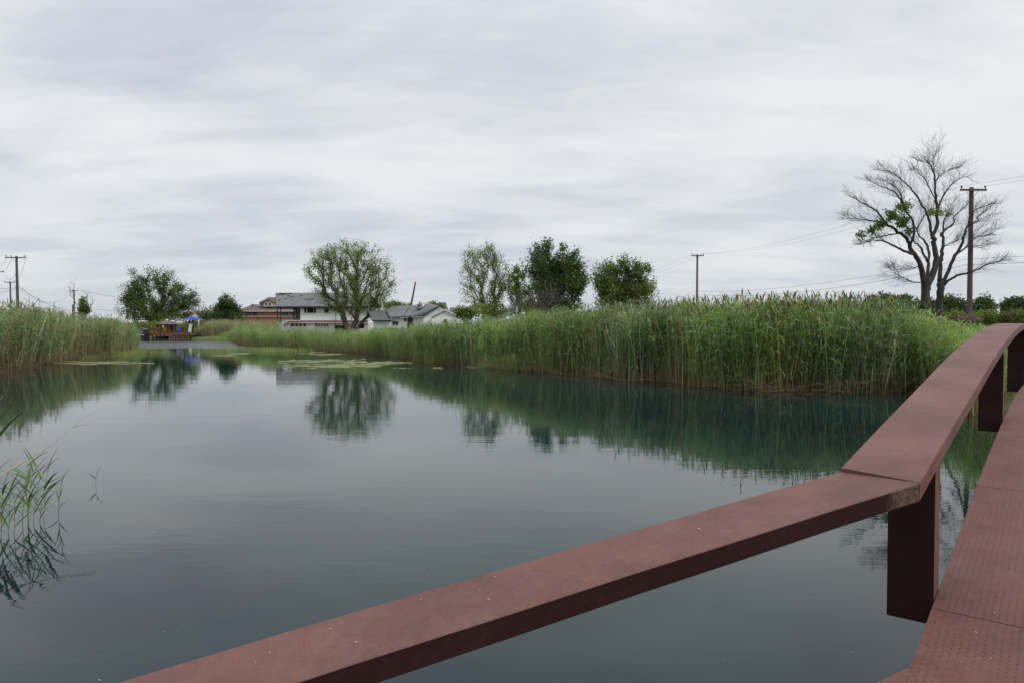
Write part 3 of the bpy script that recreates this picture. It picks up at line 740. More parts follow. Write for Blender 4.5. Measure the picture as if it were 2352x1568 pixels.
for i, (x, y, rx, ry, d, c) in enumerate([(2225, 728, 30, 10, 50, GREEN_MD), (2270, 727, 30, 12, 47, GREEN_LT), (2320, 728, 32, 12, 45, GREEN_MD), (2365, 727, 30, 13, 43, GREEN_MD), (2180, 728, 26, 12, 46, GREEN_LT)]):
    tree(['low dark bush left behind the arch of the bridge rail', 'yellow green bush behind the top of the bridge rail', 'reddish tipped bush behind the rail near the right edge', 'low bush cut by the right edge above the rail', 'light green bush at the foot of the right utility pole'][i],
         d, (x, y + ry + 12), (x, y + ry), [(x, y, rx, ry), (x - rx * .4, y + ry, rx * .7, ry), (x + rx * .4, y + ry, rx * .7, ry)], 110, 5200, .13, c + ([(.16, .09, .07)] if i == 2 else []), 160 + i, .16, .006, stems=5, name='bush', cat='bush')
# a far wood that reads as one mass along the horizon
def mass(name, label, x0, x1, d0, d1, ztop, n, size, cols, seed):
    rng = np.random.default_rng(seed); ix = rng.uniform(x0, x1, n); Y = rng.uniform(d0, d1, n); X = (ix - CX) / FOC * Y
    top = ztop * (.72 + .28 * vnoise(ix, ix * 0, .06, seed) + .12 * vnoise(ix, ix * 0, .31, seed + 1))
    Z = .3 + np.clip(top, .3, None) * rng.random(n) ** .6
    a = rng.normal(0, 1, (n, 3)); a /= np.linalg.norm(a, axis=1)[:, None]; b = np.cross(a, rng.normal(0, 1, (n, 3))); b /= np.linalg.norm(b, axis=1)[:, None]
    c = np.stack([X, Y, Z], 1); s = size * rng.uniform(.6, 1.3, (n, 1))
    v = np.stack([c, c + a * s * .5 + b * s * .35, c + a * s, c + a * s * .5 - b * s * .35], 1)
    cc = np.array(cols); t = cc[rng.integers(len(cc), size=n)] * rng.normal(1, .15, (n, 1))
    return tag(np_mesh(name, v.reshape(-1, 3), np.arange(n * 4).reshape(n, 4), M['leaf'], np.repeat(np.clip(t, .01, .5), 4, 0)), label, kind='stuff')
mass('far_woods', 'low far woods along the right horizon', 1450, 2450, 300, 330, 7.0, 26000, 1.0, GREEN_FAR, 171)
mass('far_woods', 'low far woods along the left horizon', -100, 620, 330, 360, 2.6, 9000, .9, GREEN_FAR, 172)
mass('meadow_scrub', 'yellow green scrub on the meadow behind the dock', 285, 470, 134, 146, 3.3, 14000, .30, GREEN_LT[:2] + GREEN_MD[:1] + [(.16, .15, .03)], 173)
mass('meadow_scrub', 'green growth round the foot of the compact tree and brick house', 470, 640, 128, 136, 2.4, 7000, .30, GREEN_MD, 174)
mass('meadow_scrub', 'weedy growth behind the right reeds', 1050, 2120, 62, 72, 2.2, 17000, .24, GREEN_LT[:1] + GREEN_MD[:2], 175)
mass('meadow_scrub', 'rough weeds beyond the bridge at the right edge', 2050, 2420, 42, 56, 1.5, 14000, .14, GREEN_LT[:2] + GREEN_MD[:1], 176)

# ---- the dead tree: limbs followed by eye, each in its own depth, then twigs grown on them
def Zp(x, y): return ((2440 + x / 2.5285) / 1.306122, (380 + y / 2.5285) / 1.306122)
DT = empty('dead_tree', at(2155, 742, 42), 'large bare dead tree with two forked trunks and a few leafy tufts', 'tree')
DT.location.z = .6
rng = np.random.default_rng(77)
limbs = [
 ([(862, 1500), (858, 1400), (852, 1300), (856, 1200), (858, 1150)], .38, .31, 0, 0),
 ([(852, 1240), (825, 1110), (800, 1020), (750, 930), (715, 850), (690, 800), (640, 760), (590, 720), (530, 680), (480, 610), (430, 560), (370, 520), (300, 480), (220, 435)], .23, .012, 0, -1.6),
 ([(718, 850), (752, 780), (745, 660), (690, 570), (640, 470), (600, 410), (520, 370), (450, 340), (380, 300)], .11, .012, -.6, -2.2),
 ([(690, 570), (660, 480), (620, 380), (560, 330), (480, 300)], .05, .01, -1, -2.6),
 ([(745, 940), (670, 910), (600, 870), (530, 835), (450, 820), (380, 830), (300, 860)], .085, .012, -.4, -2.0),
 ([(530, 680), (450, 660), (380, 650), (300, 640), (200, 620)], .05, .01, -.9, -1.0),
 ([(862, 1240), (910, 1090), (935, 980), (922, 870), (905, 790)], .25, .18, 0, .5),
 ([(905, 790), (890, 740), (875, 640), (840, 560), (780, 450), (720, 370), (660, 310), (600, 260), (540, 230), (460, 215)], .12, .012, .5, 1.6),
 ([(905, 790), (935, 700), (940, 600), (932, 480), (925, 360), (920, 260), (890, 180), (840, 145), (770, 130)], .16, .012, .5, .2),
 ([(922, 270), (915, 190), (905, 130), (912, 100)], .03, .008, .3, .4),
 ([(940, 600), (965, 500), (1010, 410), (1060, 340), (1120, 290), (1190, 280)], .07, .01, .4, 2.0),
 ([(930, 470), (880, 380), (850, 310), (800, 250), (760, 210)], .05, .01, .3, -.9),
 ([(922, 330), (960, 270), (1030, 220), (1110, 190)], .04, .01, .2, 1.1),
 ([(860, 1140), (870, 1020), (850, 980), (820, 900), (780, 850), (750, 830), (700, 740)], .10, .03, 0, 1.2),
 ([(872, 1000), (872, 900), (830, 820), (800, 790), (760, 700)], .09, .03, 0, 1.8),
 ([(780, 720), (820, 640), (850, 590), (920, 510)], .04, .012, 1.0, 1.8),
 ([(966, 1500), (962, 1400), (962, 1300), (966, 1200), (970, 1150)], .32, .25, 1.0, 1.0),
 ([(963, 1240), (965, 1050), (975, 960), (985, 880), (992, 800), (970, 765), (1010, 730), (1070, 680), (1080, 620), (1150, 550), (1200, 500)], .19, .012, 1.0, 2.4),
 ([(990, 800), (990, 720), (1000, 640), (1040, 560), (1080, 480)], .06, .01, 1.8, 2.6),
 ([(985, 880), (1040, 850), (1090, 830), (1110, 810)], .035, .01, 1.6, 1.2),
 ([(970, 1235), (1035, 1065), (1090, 950), (1140, 860), (1160, 780), (1180, 710), (1210, 640), (1250, 560), (1330, 530), (1400, 500)], .17, .012, 1.0, .2),
 ([(1180, 710), (1240, 670), (1280, 650), (1268, 620), (1330, 570)], .05, .01, .5, -.6),
 ([(966, 1220), (1050, 1150), (1110, 1115), (1190, 1100), (1260, 1070), (1340, 1030), (1420, 1010), (1490, 985)], .13, .012, 1.0, -.8),
 ([(1110, 930), (1180, 880), (1210, 820), (1290, 790), (1370, 770), (1430, 720)], .06, .01, .8, 1.6),
 ([(1180, 880), (1260, 870), (1330, 860), (1400, 850)], .03, .008, 1.2, 2.0),
 ([(832, 1180), (760, 1180), (700, 1150), (620, 1110), (560, 1050)], .04, .008, 0, -1.2),
 ([(800, 1040), (740, 1060), (640, 1070), (570, 1050)], .03, .008, -.2, -1.0),
 ([(640, 760), (560, 770), (480, 790), (400, 810), (340, 850)], .05, .01, -.5, -1.9)]
mbt = MB(); twig = MB()
def twigs(p, d, Ln, r, lvl):
    n = 5; pts = [p]; rr = [r]; cur = Vector(p); dv = Vector(d).normalized(); bend = Vector(rng.normal(0, .05, 3)) + Vector((0, 0, .035))
    for i in range(n):
        dv = (dv + bend + Vector(rng.normal(0, .05, 3))).normalized(); cur = cur + dv * Ln / n; pts.append(cur.copy()); rr.append(r * (1 - .16 * (i + 1)))
        if lvl > 0 and i >= 0:
            for _ in range(1 if lvl > 1 or rng.random() < .8 else 2):
                sd_ = dv.cross(Vector(rng.normal(0, 1, 3))).normalized(); sd_.z = sd_.z * .6 + .1
                twigs(cur, dv * .75 + sd_ * rng.uniform(.5, .9), Ln * rng.uniform(.30, .6), r * .66, lvl - 1)
    twig.tube(pts, rr, 3, cap=False)
DTT = []
for pts, r0, r1, z0, z1 in limbs:
    n = len(pts); P3 = []; r0 = r0 * .74 if r0 > .1 else r0; r1 = r1 * .74 if r1 > .1 else r1
    for i, (x, y) in enumerate(pts):
        if y < 1200: x = 905 + (x - 905) * (1 - .07 * min(1, (1200 - y) / 200)); y = 1200 + (y - 1200) * .885
        dx, dy = Zp(x, y); t = i / (n - 1); P3.append(at(dx, dy, 42 + z0 + (z1 - z0) * t))
    # smooth the run and taper it
    Q = []; R_ = []
    m = (n - 1) * 3
    for j in range(m + 1):
        s = j / 3; i = min(int(s), n - 2); f = s - i
        p0, p1, p2, p3 = P3[max(i - 1, 0)], P3[i], P3[i + 1], P3[min(i + 2, n - 1)]
        q = .5 * ((2 * p1) + (-p0 + p2) * f + (2 * p0 - 5 * p1 + 4 * p2 - p3) * f * f + (-p0 + 3 * p1 - 3 * p2 + p3) * f ** 3)
        q = q + Vector(rng.normal(0, min(.03, r0 * .2), 3)); Q.append(q); R_.append((r0 + (r1 - r0) * (j / m) ** .8) * rng.uniform(.93, 1.08))
    mbt.tube(Q, R_, 9 if r0 > .1 else 6, cap=False)
    if r1 > .14 or pts[0][1] == 1500: continue
    for j in range(int(m * .18), m + 1):
        if R_[j] > .085: continue
        t = (Q[min(j + 1, m)] - Q[max(j - 1, 0)]).normalized()
        for _ in range(2 if R_[j] < .05 else 1):
            sd_ = t.cross(Vector(rng.normal(0, 1, 3))).normalized(); sd_.z = sd_.z * .5 + .15; sd_.y *= .7
            twigs(Q[j], t * .95 + sd_ * rng.uniform(.35, .95), rng.uniform(.9, 2.2) * (1.08 - .80 * j / m), .0095, 2 if R_[j] < .04 and rng.random() < .42 else 1)
mbt.build('trunk', M['bark_dead'], DT, smooth=True)
twig.build('twigs', M['bark_dead'], DT)
cen = []
for (x, y, sx_, n) in [(690, 625, 45, 26), (600, 680, 50, 34), (520, 740, 45, 26), (440, 790, 30, 16), (360, 820, 22, 10), (700, 720, 35, 14), (730, 800, 30, 10), (905, 650, 22, 9), (970, 655, 14, 5), (1020, 670, 12, 4), (660, 740, 40, 18)]:
    for _ in range(n):
        dx, dy = Zp(x + rng.normal(0, sx_ * .5), y + rng.normal(0, sx_ * .42)); cen.append(tuple(at(dx, dy, 42 + rng.uniform(-1.8, .6))))
leaves_mesh('leaf_tuft', cen, [(0, 0, 1)] * len(cen), 2300, .15, .10, GREEN_MD + GREEN_DK[2:], rng, DT, .55)

# ------------------------------------------------------------------ utility poles and lines
def pole(label, X, Y, top, zarm, r0, r1, halfarm, rz, ins=(-1, -.45, 1), lean=0, braces=True, group='utility poles'):
    g = float(gheight(np.array([X]), np.array([Y]))[0]); t = empty('utility_pole', (X, Y, g), label, 'utility pole', group)
    mb = MB(); k = 7
    mb.tube([(X + lean * i / k, Y, g - .3 + (top - g + .3) * i / k) for i in range(k + 1)], [r0 + (r1 - r0) * i / k for i in range(k + 1)], 10)
    mb.build('pole', M['pole'], t, smooth=False)
    if halfarm:
        c, s = math.cos(rz), math.sin(rz); ax = Vector((c, s, 0)); pr = Vector((-s, c, 0)) * (r1 + .055)
        ctr = Vector((X + lean, Y, zarm)) - pr
        a = ctr - ax * halfarm; b = ctr + ax * halfarm; up = Vector((0, 0, .06)); w = Vector((-s, c, 0)) * .045
        arm = MB().slab([a - up - w, b - up - w, b + up - w, a + up - w], w * 2); arm.build('crossarm', M['pole'], t)
        for q in ins:
            p = ctr + ax * (halfarm - .08) * q + Vector((0, 0, .06)); i_ = MB()
            i_.tube([p, p + Vector((0, 0, .05)), p + Vector((0, 0, .09)), p + Vector((0, 0, .17)), p + Vector((0, 0, .2))], [.02, .02, .055, .05, .02], 8)
            i_.build('insulator', M['darkwood'], t)
        if braces:
            for q in (-1, 1):
                MB().tube([ctr + ax * halfarm * .38 * q + Vector((0, 0, -.05)) - w * .5, Vector((X + lean, Y, zarm - .45)) - pr * .9], .014, 4).build('brace', M['pole'], t)
    return t
def ax_of(x, d): return (x - CX) / FOC * d
R1 = (ax_of(1600.5, 90), 90.0); R2 = (ax_of(2226, 44), 44.0)
z1 = at(1600, 585, 90).z; z2 = at(2226, 431, 44).z; za1 = at(1600, 588, 90).z; za2 = at(2226, 438, 44).z
pole('tall weathered utility pole with one crossarm in front of the dead tree', R2[0], R2[1], z2, za2, .175, .125, .80, 0.0, (-1, 1))
pole('lone utility pole standing clear behind the right reeds', R1[0], R1[1], z1, za1, .16, .11, .80, 0.05, (-1, 1))
pole('utility pole mostly hidden behind the round bushy tree', 18.4, 136, 10.8, 10.6, .16, .11, .80, 0.05, (-1, 1))
pole('utility pole beside the bridge approach, out past the right edge', 33.2, -2, 10.9, 10.7, .16, .11, .80, 0.0, (-1, 1))
LP1 = (ax_of(42.5, 80), 80.0); LP2 = (ax_of(25.5, 125), 125.0); LP3 = (ax_of(171.5, 185), 185.0); LP0 = (ax_of(-12, 104), 104.0)
pole('tall leftmost thick utility pole with a wide crossarm above the left reeds', LP1[0], LP1[1], at(41, 588.5, 80).z, at(41, 592.5, 80).z, .19, .12, 1.13, 0, (-1, -.45, 1), lean=-.08)
pole('shorter utility pole between the left edge and the tall thick pole', LP2[0], LP2[1], at(25, 647.5, 125).z, at(25, 649, 125).z, .17, .12, .9, 0, (-1, 0, 1))
pole('far small utility pole beside the dead twigs on the left', LP3[0], LP3[1], at(171, 666.5, 185).z, at(171, 668, 185).z, .22, .16, 1.05, 0, (-1, 1))
pole('utility pole at the left edge with only its crossarm end in the picture', LP0[0], LP0[1], at(0, 621, 104).z, at(0, 625, 104).z, .17, .12, 1.6, 0, (-1, 1))
stub = empty('post', (ax_of(167.5, 170), 170, .8), 'short bare post left of the far small utility pole', 'post')
MB().tube([(ax_of(167.5, 170), 170, .5), at(167.5, 700, 170)], .19, 8).build('pole', M['pole'], stub)
lp = empty('leaning_pole', (at(944, 735, 119).x, 119, .8), 'bare pole leaning to the right behind the cottage roof', 'pole')
MB().tube([at(941.5, 730, 119), at(945, 697, 119), at(954.5, 648, 119)], [.2, .17, .12], 8).build('pole', M['pole'], lp)
def wire(label, a, b, sag, r=.014, n=22):
    a = Vector(a); b = Vector(b); pts = []
    for i in range(n + 1):
        t = i / n; p = a.lerp(b, t); p.z -= 4 * sag * t * (1 - t); pts.append(p)
    o = MB().tube(pts, r, 4).build('overhead_wire', M['wire'])
    return tag(o, label, 'wire', 'overhead wires')
def PT(p, z, dx=0): return (p[0] + dx, p[1], z)
R0 = (18.4, 136.0); R3 = (33.2, -2.0)
for dx, nm in ((-.72, 'left'), (.72, 'right')):
    wire('thin upper wire from %s crossarm end of the dead tree pole to lone pole' % nm, PT(R2, za2 + .24, dx), PT(R1, za1 + .24, dx), 1.0, .006)
    wire('thin upper wire leaving %s crossarm end of the dead tree pole rightwards' % nm, PT(R2, za2 + .24, dx), PT(R3, 10.94, dx), .9, .006)
    wire('thin upper wire from %s crossarm end of lone pole towards bushy tree' % nm, PT(R1, za1 + .24, dx), PT(R0, 10.84, dx), .9, .009)
la1, lb1 = at(1601, 669.5, 90).z, at(1601, 677, 90).z; la2, lb2 = at(2226, 595, 44).z, at(2226, 608, 44).z
wire('upper of two thick cables sagging from the lone pole to the dead tree pole', PT(R1, la1, .14), PT(R2, la2, -.15), .62, .009)
wire('lower of two thick cables sagging from the lone pole to the dead tree pole', PT(R1, lb1, .14), PT(R2, lb2, -.15), .80, .012)
wire('upper thick cable running right from the dead tree pole', PT(R2, la2, .15), PT(R3, 6.9, 0), .75, .009)
wire('lower thick cable running right from the dead tree pole', PT(R2, lb2, .15), PT(R3, 6.5, 0), .75, .012)
wire('upper cable dropping left from the lone pole behind the reeds', PT(R1, la1, -.12), PT(R0, 5.2), 1.0, .016)
wire('lower cable dropping left from the lone pole behind the reeds', PT(R1, lb1, -.12), PT(R0, 4.6), 1.0, .018)
z_1 = at(41, 592.5, 80).z + .2; z_2 = at(25, 649, 125).z + .2; z_3 = at(171, 668, 185).z + .2; z_0 = at(0, 625, 104).z + .2
wire('wire from left end of the tall left crossarm to the crossarm at the edge', PT(LP1, z_1, -1.1), PT(LP0, z_0, .1), .5)
wire('wire from middle of the tall left crossarm to the crossarm at the edge', PT(LP1, z_1, -.5), PT(LP0, z_0, 1.5), .3)
wire('cable sagging from the edge crossarm end to the tall left pole', PT(LP0, z_0 - .2, 1.5), PT(LP1, at(41, 625, 80).z, -.1), 1.0)
wire('wire from the right end of the tall left crossarm down to the pole behind', PT(LP1, z_1, 1.05), PT(LP2, z_2, .8), .8)
wire('long upper wire sagging from the shorter left pole to the far small pole', PT(LP2, z_2, .8), PT(LP3, z_3, -.9), 3.4, .02)
wire('long lower wire sagging from the shorter left pole to the far small pole', PT(LP2, z_2 - .1, .0), PT(LP3, z_3, .1), 3.6, .02)
wire('wire from the tall left pole down to the short bare post', PT(LP1, at(42, 660, 80).z, .15), at(167.5, 702, 170), 1.2, .018)
wire('wire from the far small pole running right behind the broad dark tree', PT(LP3, z_3, .9), at(620, 706, 260), 2.0, .028)
wire('low cable from the short bare post running right behind the broad dark tree', at(167.5, 706, 170), at(640, 716, 260), 1.5, .03)
wire('cable entering from the left edge to the tall left pole, lower one', at(-60, 676, 78), PT(LP1, at(42, 662, 80).z, -.15), .3, .016)
wire('cable entering from the left edge to the tall left pole, upper one', at(-60, 655, 78), PT(LP1, at(42, 660, 80).z, -.15), .3, .012)

# ------------------------------------------------------------------ houses
def quad_wall(x0, x1, y0, y1, d, t=.12):     # a wall piece seen between plan pixels at distance d
    a = at(x0, y1, d); b = at(x1, y0, d); return MB().box((a.x, d, a.z), (b.x, d + t, b.z))
def window(parent, x0, x1, y0, y1, d, pane='glass', frame='trim', fr=.07, wname='window'):
    a = at(x0, y1, d); b = at(x1, y0, d); dd = d - .05
    m = MB()
    m.box((a.x - fr, dd, a.z - fr), (a.x, dd + .06, b.z + fr)); m.box((b.x, dd, a.z - fr), (b.x + fr, dd + .06, b.z + fr))
    m.box((a.x, dd, b.z), (b.x, dd + .06, b.z + fr)); m.box((a.x, dd, a.z - fr), (b.x, dd + .06, a.z))
    w = m.build(wname, M[frame], parent)
    p = MB().box((a.x, dd + .025, a.z), (b.x, dd + .045, b.z)); p.build('pane', M[pane], w)
    return w
def siding(x0, x1, z0, z1, d, step=.2, tilt=.018):     # lapped boards, each board a thin wedge
    m = MB(); z = z0
    while z < z1 - .01:
        zt = min(z + step, z1)
        m.add([(x0, d - tilt, z), (x1, d - tilt, z), (x1, d, zt), (x0, d, zt), (x0, d + .1, z), (x1, d + .1, z), (x1, d + .1, zt), (x0, d + .1, zt)],
              [(0, 1, 2, 3), (4, 7, 6, 5), (0, 4, 5, 1), (3, 2, 6, 7), (0, 3, 7, 4), (1, 5, 6, 2)]); z = zt
    return m
# ---- the white two storey house with the open, burnt porch
D = 115.0
WH = empty('white_house', (at(740, 742, D).x, D, .7), 'long white two storey house with grey roof, pink band and burnt open porch', 'house')
eL, eR = at(634, 704, D - .6), at(850, 704, D - .6); rL, rR = at(634, 673, D + 4.4), at(850, 673, D + 4.4)
bL, bR = Vector((eL.x, D + 9.4, eL.z)), Vector((eR.x, D + 9.4, eR.z))
rf = MB(); rf.slab([eL, eR, rR, rL], (0, 0, -.16)); rf.slab([rL + Vector((0, .01, 0)), rR + Vector((0, .01, 0)), bR, bL], (0, 0, -.16))
roof = rf.build('roof', M['shingle'], WH)
for (x0, x1, y) in ((642, 672, 674.2), (637, 654, 677), (660, 665, 679.8), (668, 673, 681.5), (655, 659, 686.5), (700, 720, 688), (640, 644, 690), (690, 694, 679)):
    f = (y - 673) / 31; a = at(x0, y, D + 4.4 - 5 * f); b = at(x1, y, D + 4.4 - 5 * f)     # lifted and missing strips of shingle
    MB().box((a.x, a.y - .16, a.z - .02), (b.x, a.y + .05, a.z + .075)).build('shingle', M['char'], roof)
MB().box((eL.x, D - .66, eL.z - .30), (eR.x, D - .60, eL.z - .01)).build('fascia', M['char'], WH)
MB().slab([eL + Vector((.02, 0, -.16)), rL + Vector((.02, 0, -.16)), bL + Vector((.02, 0, -.16)), bL + Vector((.02, -.1, -.5)), rL + Vector((.02, 0, -.6)), eL + Vector((.02, .1, -.5))], (-.1, 0, 0)).build('bargeboard', M['char'], WH)
wz0, wz1 = at(700, 736, D).z, at(700, 705.5, D).z; wx0, wx1 = at(690, 720, D).x, at(846, 720, D).x
walls = MB(); sd1 = siding(wx0, wx1, wz0, wz1, D, .2); walls.v, walls.f = sd1.v, sd1.f
walls.box((wx0, D + .1, wz0), (wx0 + .12, D + 8.7, wz1)); walls.box((wx1 - .12, D + .1, wz0), (wx1, D + 8.7, wz1)); walls.box((wx0 + .12, D + 8.6, wz0), (wx1 - .12, D + 8.7, wz1))
walls.build('wall', M['siding'], WH)
MB().box((wx0 - .03, D - .05, wz0), (wx0 + .15, D - .02, wz1)).build('corner_board', M['trim'], WH)
lz = at(700, 770, D).z; lx0 = at(640, 750, D).x
def lowbox(a, b): MB().box(a, b).build('lower_wall', M['siding_low'], WH)
def lowpiece(xa, xb, ya=741.2, yb=770): a = at(xa, yb, D); b = at(xb, ya, D); lowbox((a.x, D - .1, a.z), (b.x, D + .1, b.z))
lowpiece(640, 667); lowpiece(704, 723.5); lowpiece(755, 768); lowpiece(804, 827); lowpiece(837, 846); lowpiece(827, 837, 755, 770)
lowbox((lx0, D + .1, lz), (lx0 + .15, D + 8.7, at(700, 741, D).z)); lowbox((wx1 - .15, D + .1, lz), (wx1, D + 8.7, at(700, 741, D).z)); lowbox((lx0 + .15, D + 8.5, lz), (wx1 - .15, D + 8.7, at(700, 741, D).z))
a = at(648, 741, D); b = at(846, 736.2, D)
MB().box((a.x, D - .35, a.z), (b.x, D + .05, b.z - .03)).build('band', M['pink'], WH)
MB().box((a.x, D - .38, b.z - .03), (b.x, D - .06, b.z + .04)).build('ledge', M['trim'], WH)
MB().box((a.x, D - .38, a.z - .12), (b.x, D - .12, a.z)).build('ledge', M['trim'], WH)
fl = at(636, 736, D); MB().box((fl.x, D - .3, fl.z - .25), (wx0, D + 8.6, fl.z)).build('porch_floor', M['worn'], WH)
for (x0, x1, y0, y1, mt) in ((667, 704, 743.4, 770, 'siding_low'), (723.5, 755, 743.4, 770, 'siding_low'), (768, 804, 742.6, 748, 'trim')):
    a = at(x0, y1, D); b = at(x1, y0, D); gd = MB().box((a.x + .02, D + .14, a.z), (b.x - .02, D + .2, b.z)).build('garage_door', M[mt], WH)
    if y1 > 760:
        for j in range(4 if x0 < 700 else 5):
            w = (b.x - a.x) / (4 if x0 < 700 else 5)
            MB().box((a.x + w * j + .15, D + .11, b.z - .42), (a.x + w * (j + 1) - .12, D + .135, b.z - .08)).build('pane', M['glass'], gd)
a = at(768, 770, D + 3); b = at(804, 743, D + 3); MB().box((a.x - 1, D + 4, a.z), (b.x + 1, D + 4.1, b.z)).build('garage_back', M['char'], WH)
window(WH, 699.2, 703.8, 707.5, 719, D); window(WH, 705.8, 719.6, 707.5, 719, D); window(WH, 721.2, 725.6, 707.5, 719, D)
window(WH, 745, 755, 707.5, 719, D); window(WH, 828, 836, 745, 754.8, D, 'glass', 'worn')
# burnt porch: posts, beam, railing and the slatted screen by the wall
zt = at(660, 705, D).z
for x, y_ in ((637.2, 0), (639.5, 8.3), (645, 0), (662, 8.4), (675, 0), (681, 0), (684.5, .2), (688, 0)):
    X = at(x, 720, D).x; MB().box((X - .06, D + y_ - .06, fl.z), (X + .06, D + y_ + .06, zt)).build('porch_post', M['char'], WH)
a = at(636, 709.5, D); b = at(678, 707, D); MB().box((a.x, D - .08, a.z), (b.x, D + .04, b.z)).build('porch_beam', M['char'], WH)
for i in range(9):
    x = 640 + i * 4.4; p = at(x, 709, D); MB().box((p.x, D + .2, p.z - .05), (p.x + .12, D + 1.6, p.z + .1)).build('rafter', M['worn'], WH)
a = at(646, 724.5, D); MB().box((a.x, D - .05, a.z), (wx0, D + .03, a.z + .07)).build('rail', M['worn'], WH)
for i in range(20):
    X = a.x + (wx0 - a.x) * i / 20; MB().box((X, D - .02, fl.z), (X + .045, D + .02, a.z + (random.uniform(-.25, 0) if i < 12 else 0))).build('baluster', M['worn'], WH)
for i in range(5):
    x = 676 + i * 2.7; p = at(x, 720, D + .4); MB().box((p.x, D + .35, fl.z), (p.x + .14, D + .4, zt)).build('screen_slat', M['char'] if i % 2 else M['worn'], WH)
st = MB().slab([at(646, 744, D - .6), at(662, 735.5, D - .6), at(690, 735.5, D - .6), at(690, 737.5, D - .6), at(663, 737.5, D - .6), at(648, 747, D - .6)], (0, .12, 0)); st.build('stair_stringer', M['trim'], WH)
for x in (637, 648.5): p = at(x, 737, D - .5); MB().box((p.x, D - .5, lz), (p.x + .16, D - .36, p.z)).build('stair_post', M['trim'], WH)
for x, hgt in ((708, 2), (724, 4), (729, 2.5)): 
    p = at(x, 673, D + 4.4); MB().tube([p - Vector((0, 0, .1)), p + Vector((0, 0, hgt * .08))], .04, 6).build('vent', M['char'], roof)
m_ = empty('mast', (at(770.5, 760, D - 4).x, D - 4, .8), 'thin metal mast standing before the open garage bay', 'mast')
MB().tube([(at(770.5, 760, D - 4).x, D - 4, .6), at(770.5, 714, D - 4)], .04, 6).build('tube', M['worn'], m_)

# ---- the low white cottage with joined grey roofs
CT = empty('white_cottage', (at(960, 742, 103).x, 103, .7), 'low white cottage with sagging grey roofs, green trim and a ruined chimney', 'house')
def rp(name, pts, mat, parent=CT, th=.16): return MB().slab([at(*p) for p in pts], (0, .05, -th)).build(name, M[mat], parent)
r1 = rp('roof', [(854, 736, 101), (900, 735.2, 101), (887, 713, 106), (845, 713, 106)], 'shingle_dk')
r2 = rp('roof', [(895.5, 728.6, 101.5), (926, 726.2, 101.5), (932, 715, 104), (945, 702, 107), (900, 703.2, 107), (887, 713.5, 105)], 'shingle')
r3 = rp('roof', [(926.3, 726.2, 101.3), (950, 725.4, 101.3), (968.5, 724.6, 101.3), (1009, 702.6, 101.6), (987, 697, 107), (960, 699.5, 107), (945.2, 702, 106.9)], 'shingle')
rp('roof', [(987.3, 697, 107), (1009.5, 702.4, 101.7), (1032, 714, 101.7), (1030, 716, 108)], 'shingle_dk')
for P_ in ([(968.5, 724.6, 101.2), (1009.6, 702.0, 101.2), (1009.6, 705.6, 101.2), (972.5, 727.2, 101.2), (968.5, 727.4, 101.2)], [(1009.7, 702.0, 101.2), (1057, 728, 101.2), (1052, 728, 101.2), (1009.7, 705.6, 101.2)]):
    MB().slab([at(*p) for p in P_], (0, .12, 0)).build('green_bargeboard', M['green_trim'], CT)
MB().slab([at(895.5, 728.9, 101.35), at(968, 725.0, 101.2), at(968, 727, 101.2), at(895.5, 730.6, 101.35)], (0, .1, 0)).build('fascia', M['char'], CT)
MB().slab([at(887, 713.2, 104.9), at(895.4, 728.7, 101.35), at(897.5, 731.5, 101.35), at(889, 716, 104.9)], (.02, .1, 0)).build('green_bargeboard', M['green_trim'], CT)
MB().slab([at(854, 736.3, 100.9), at(900, 735.5, 100.9), at(900, 737.3, 100.9), at(854, 738.1, 100.9)], (0, .1, 0)).build('fascia', M['char'], CT)
MB().slab([at(844.6, 713, 106), at(854, 736.2, 100.95), at(854, 738, 100.95), at(843.5, 715, 106)], (.1, .02, 0)).build('fascia', M['char'], CT)
cw = MB()
cw.slab([at(857, 738, 101.7), at(857, 768, 101.7), at(899, 768, 101.7), at(899, 737, 101.7)], (0, .15, 0)); cw.slab([at(899.2, 731, 102), at(899.2, 768, 102), at(972, 768, 102), at(972, 727.5, 102)], (0, .15, 0))
cw.slab([at(972.3, 727.5, 101.5), at(972.3, 768, 101.5), at(1050, 768, 101.5), at(1050, 727.5, 101.5), at(1009.6, 706, 101.5)], (0, .15, 0))
cw.box((at(857, 742, 101.7).x, 101.86, .7), (at(857, 742, 101.7).x + .15, 108, 3.0)); cw.build('wall', M['siding'], CT)
# the projecting gabled wing
g0 = 98.5
aL, aT, aR = at(989, 728.3, g0), at(1022, 711.9, g0), at(1057, 728.8, g0)
gm = MB(); z = .7
nb = 24; zt_ = aT.z - .08
for i in range(nb):                                                           # lapped boards cut to the gable
    z0 = .7 + (zt_ - .7) * i / nb; z1_ = .7 + (zt_ - .7) * (i + 1) / nb
    def xr(z):
        if z <= aL.z: return aL.x + .15, aR.x - .15
        t = (z - aL.z) / (aT.z - aL.z); return aL.x + .15 + (aT.x - aL.x - .15) * t, aR.x - .15 + (aT.x - aR.x + .15) * t
    l0, r0_ = xr(z0); l1, r1_ = xr(z1_)
    gm.add([(l0, g0 - .02, z0), (r0_, g0 - .02, z0), (r1_, g0, z1_), (l1, g0, z1_), (l0, g0 + .1, z0), (r0_, g0 + .1, z0), (r1_, g0 + .1, z1_), (l1, g0 + .1, z1_)],
           [(0, 1, 2, 3), (4, 7, 6, 5), (0, 4, 5, 1), (3, 2, 6, 7), (0, 3, 7, 4), (1, 5, 6, 2)])
gm.build('gable_wall', M['siding'], CT)
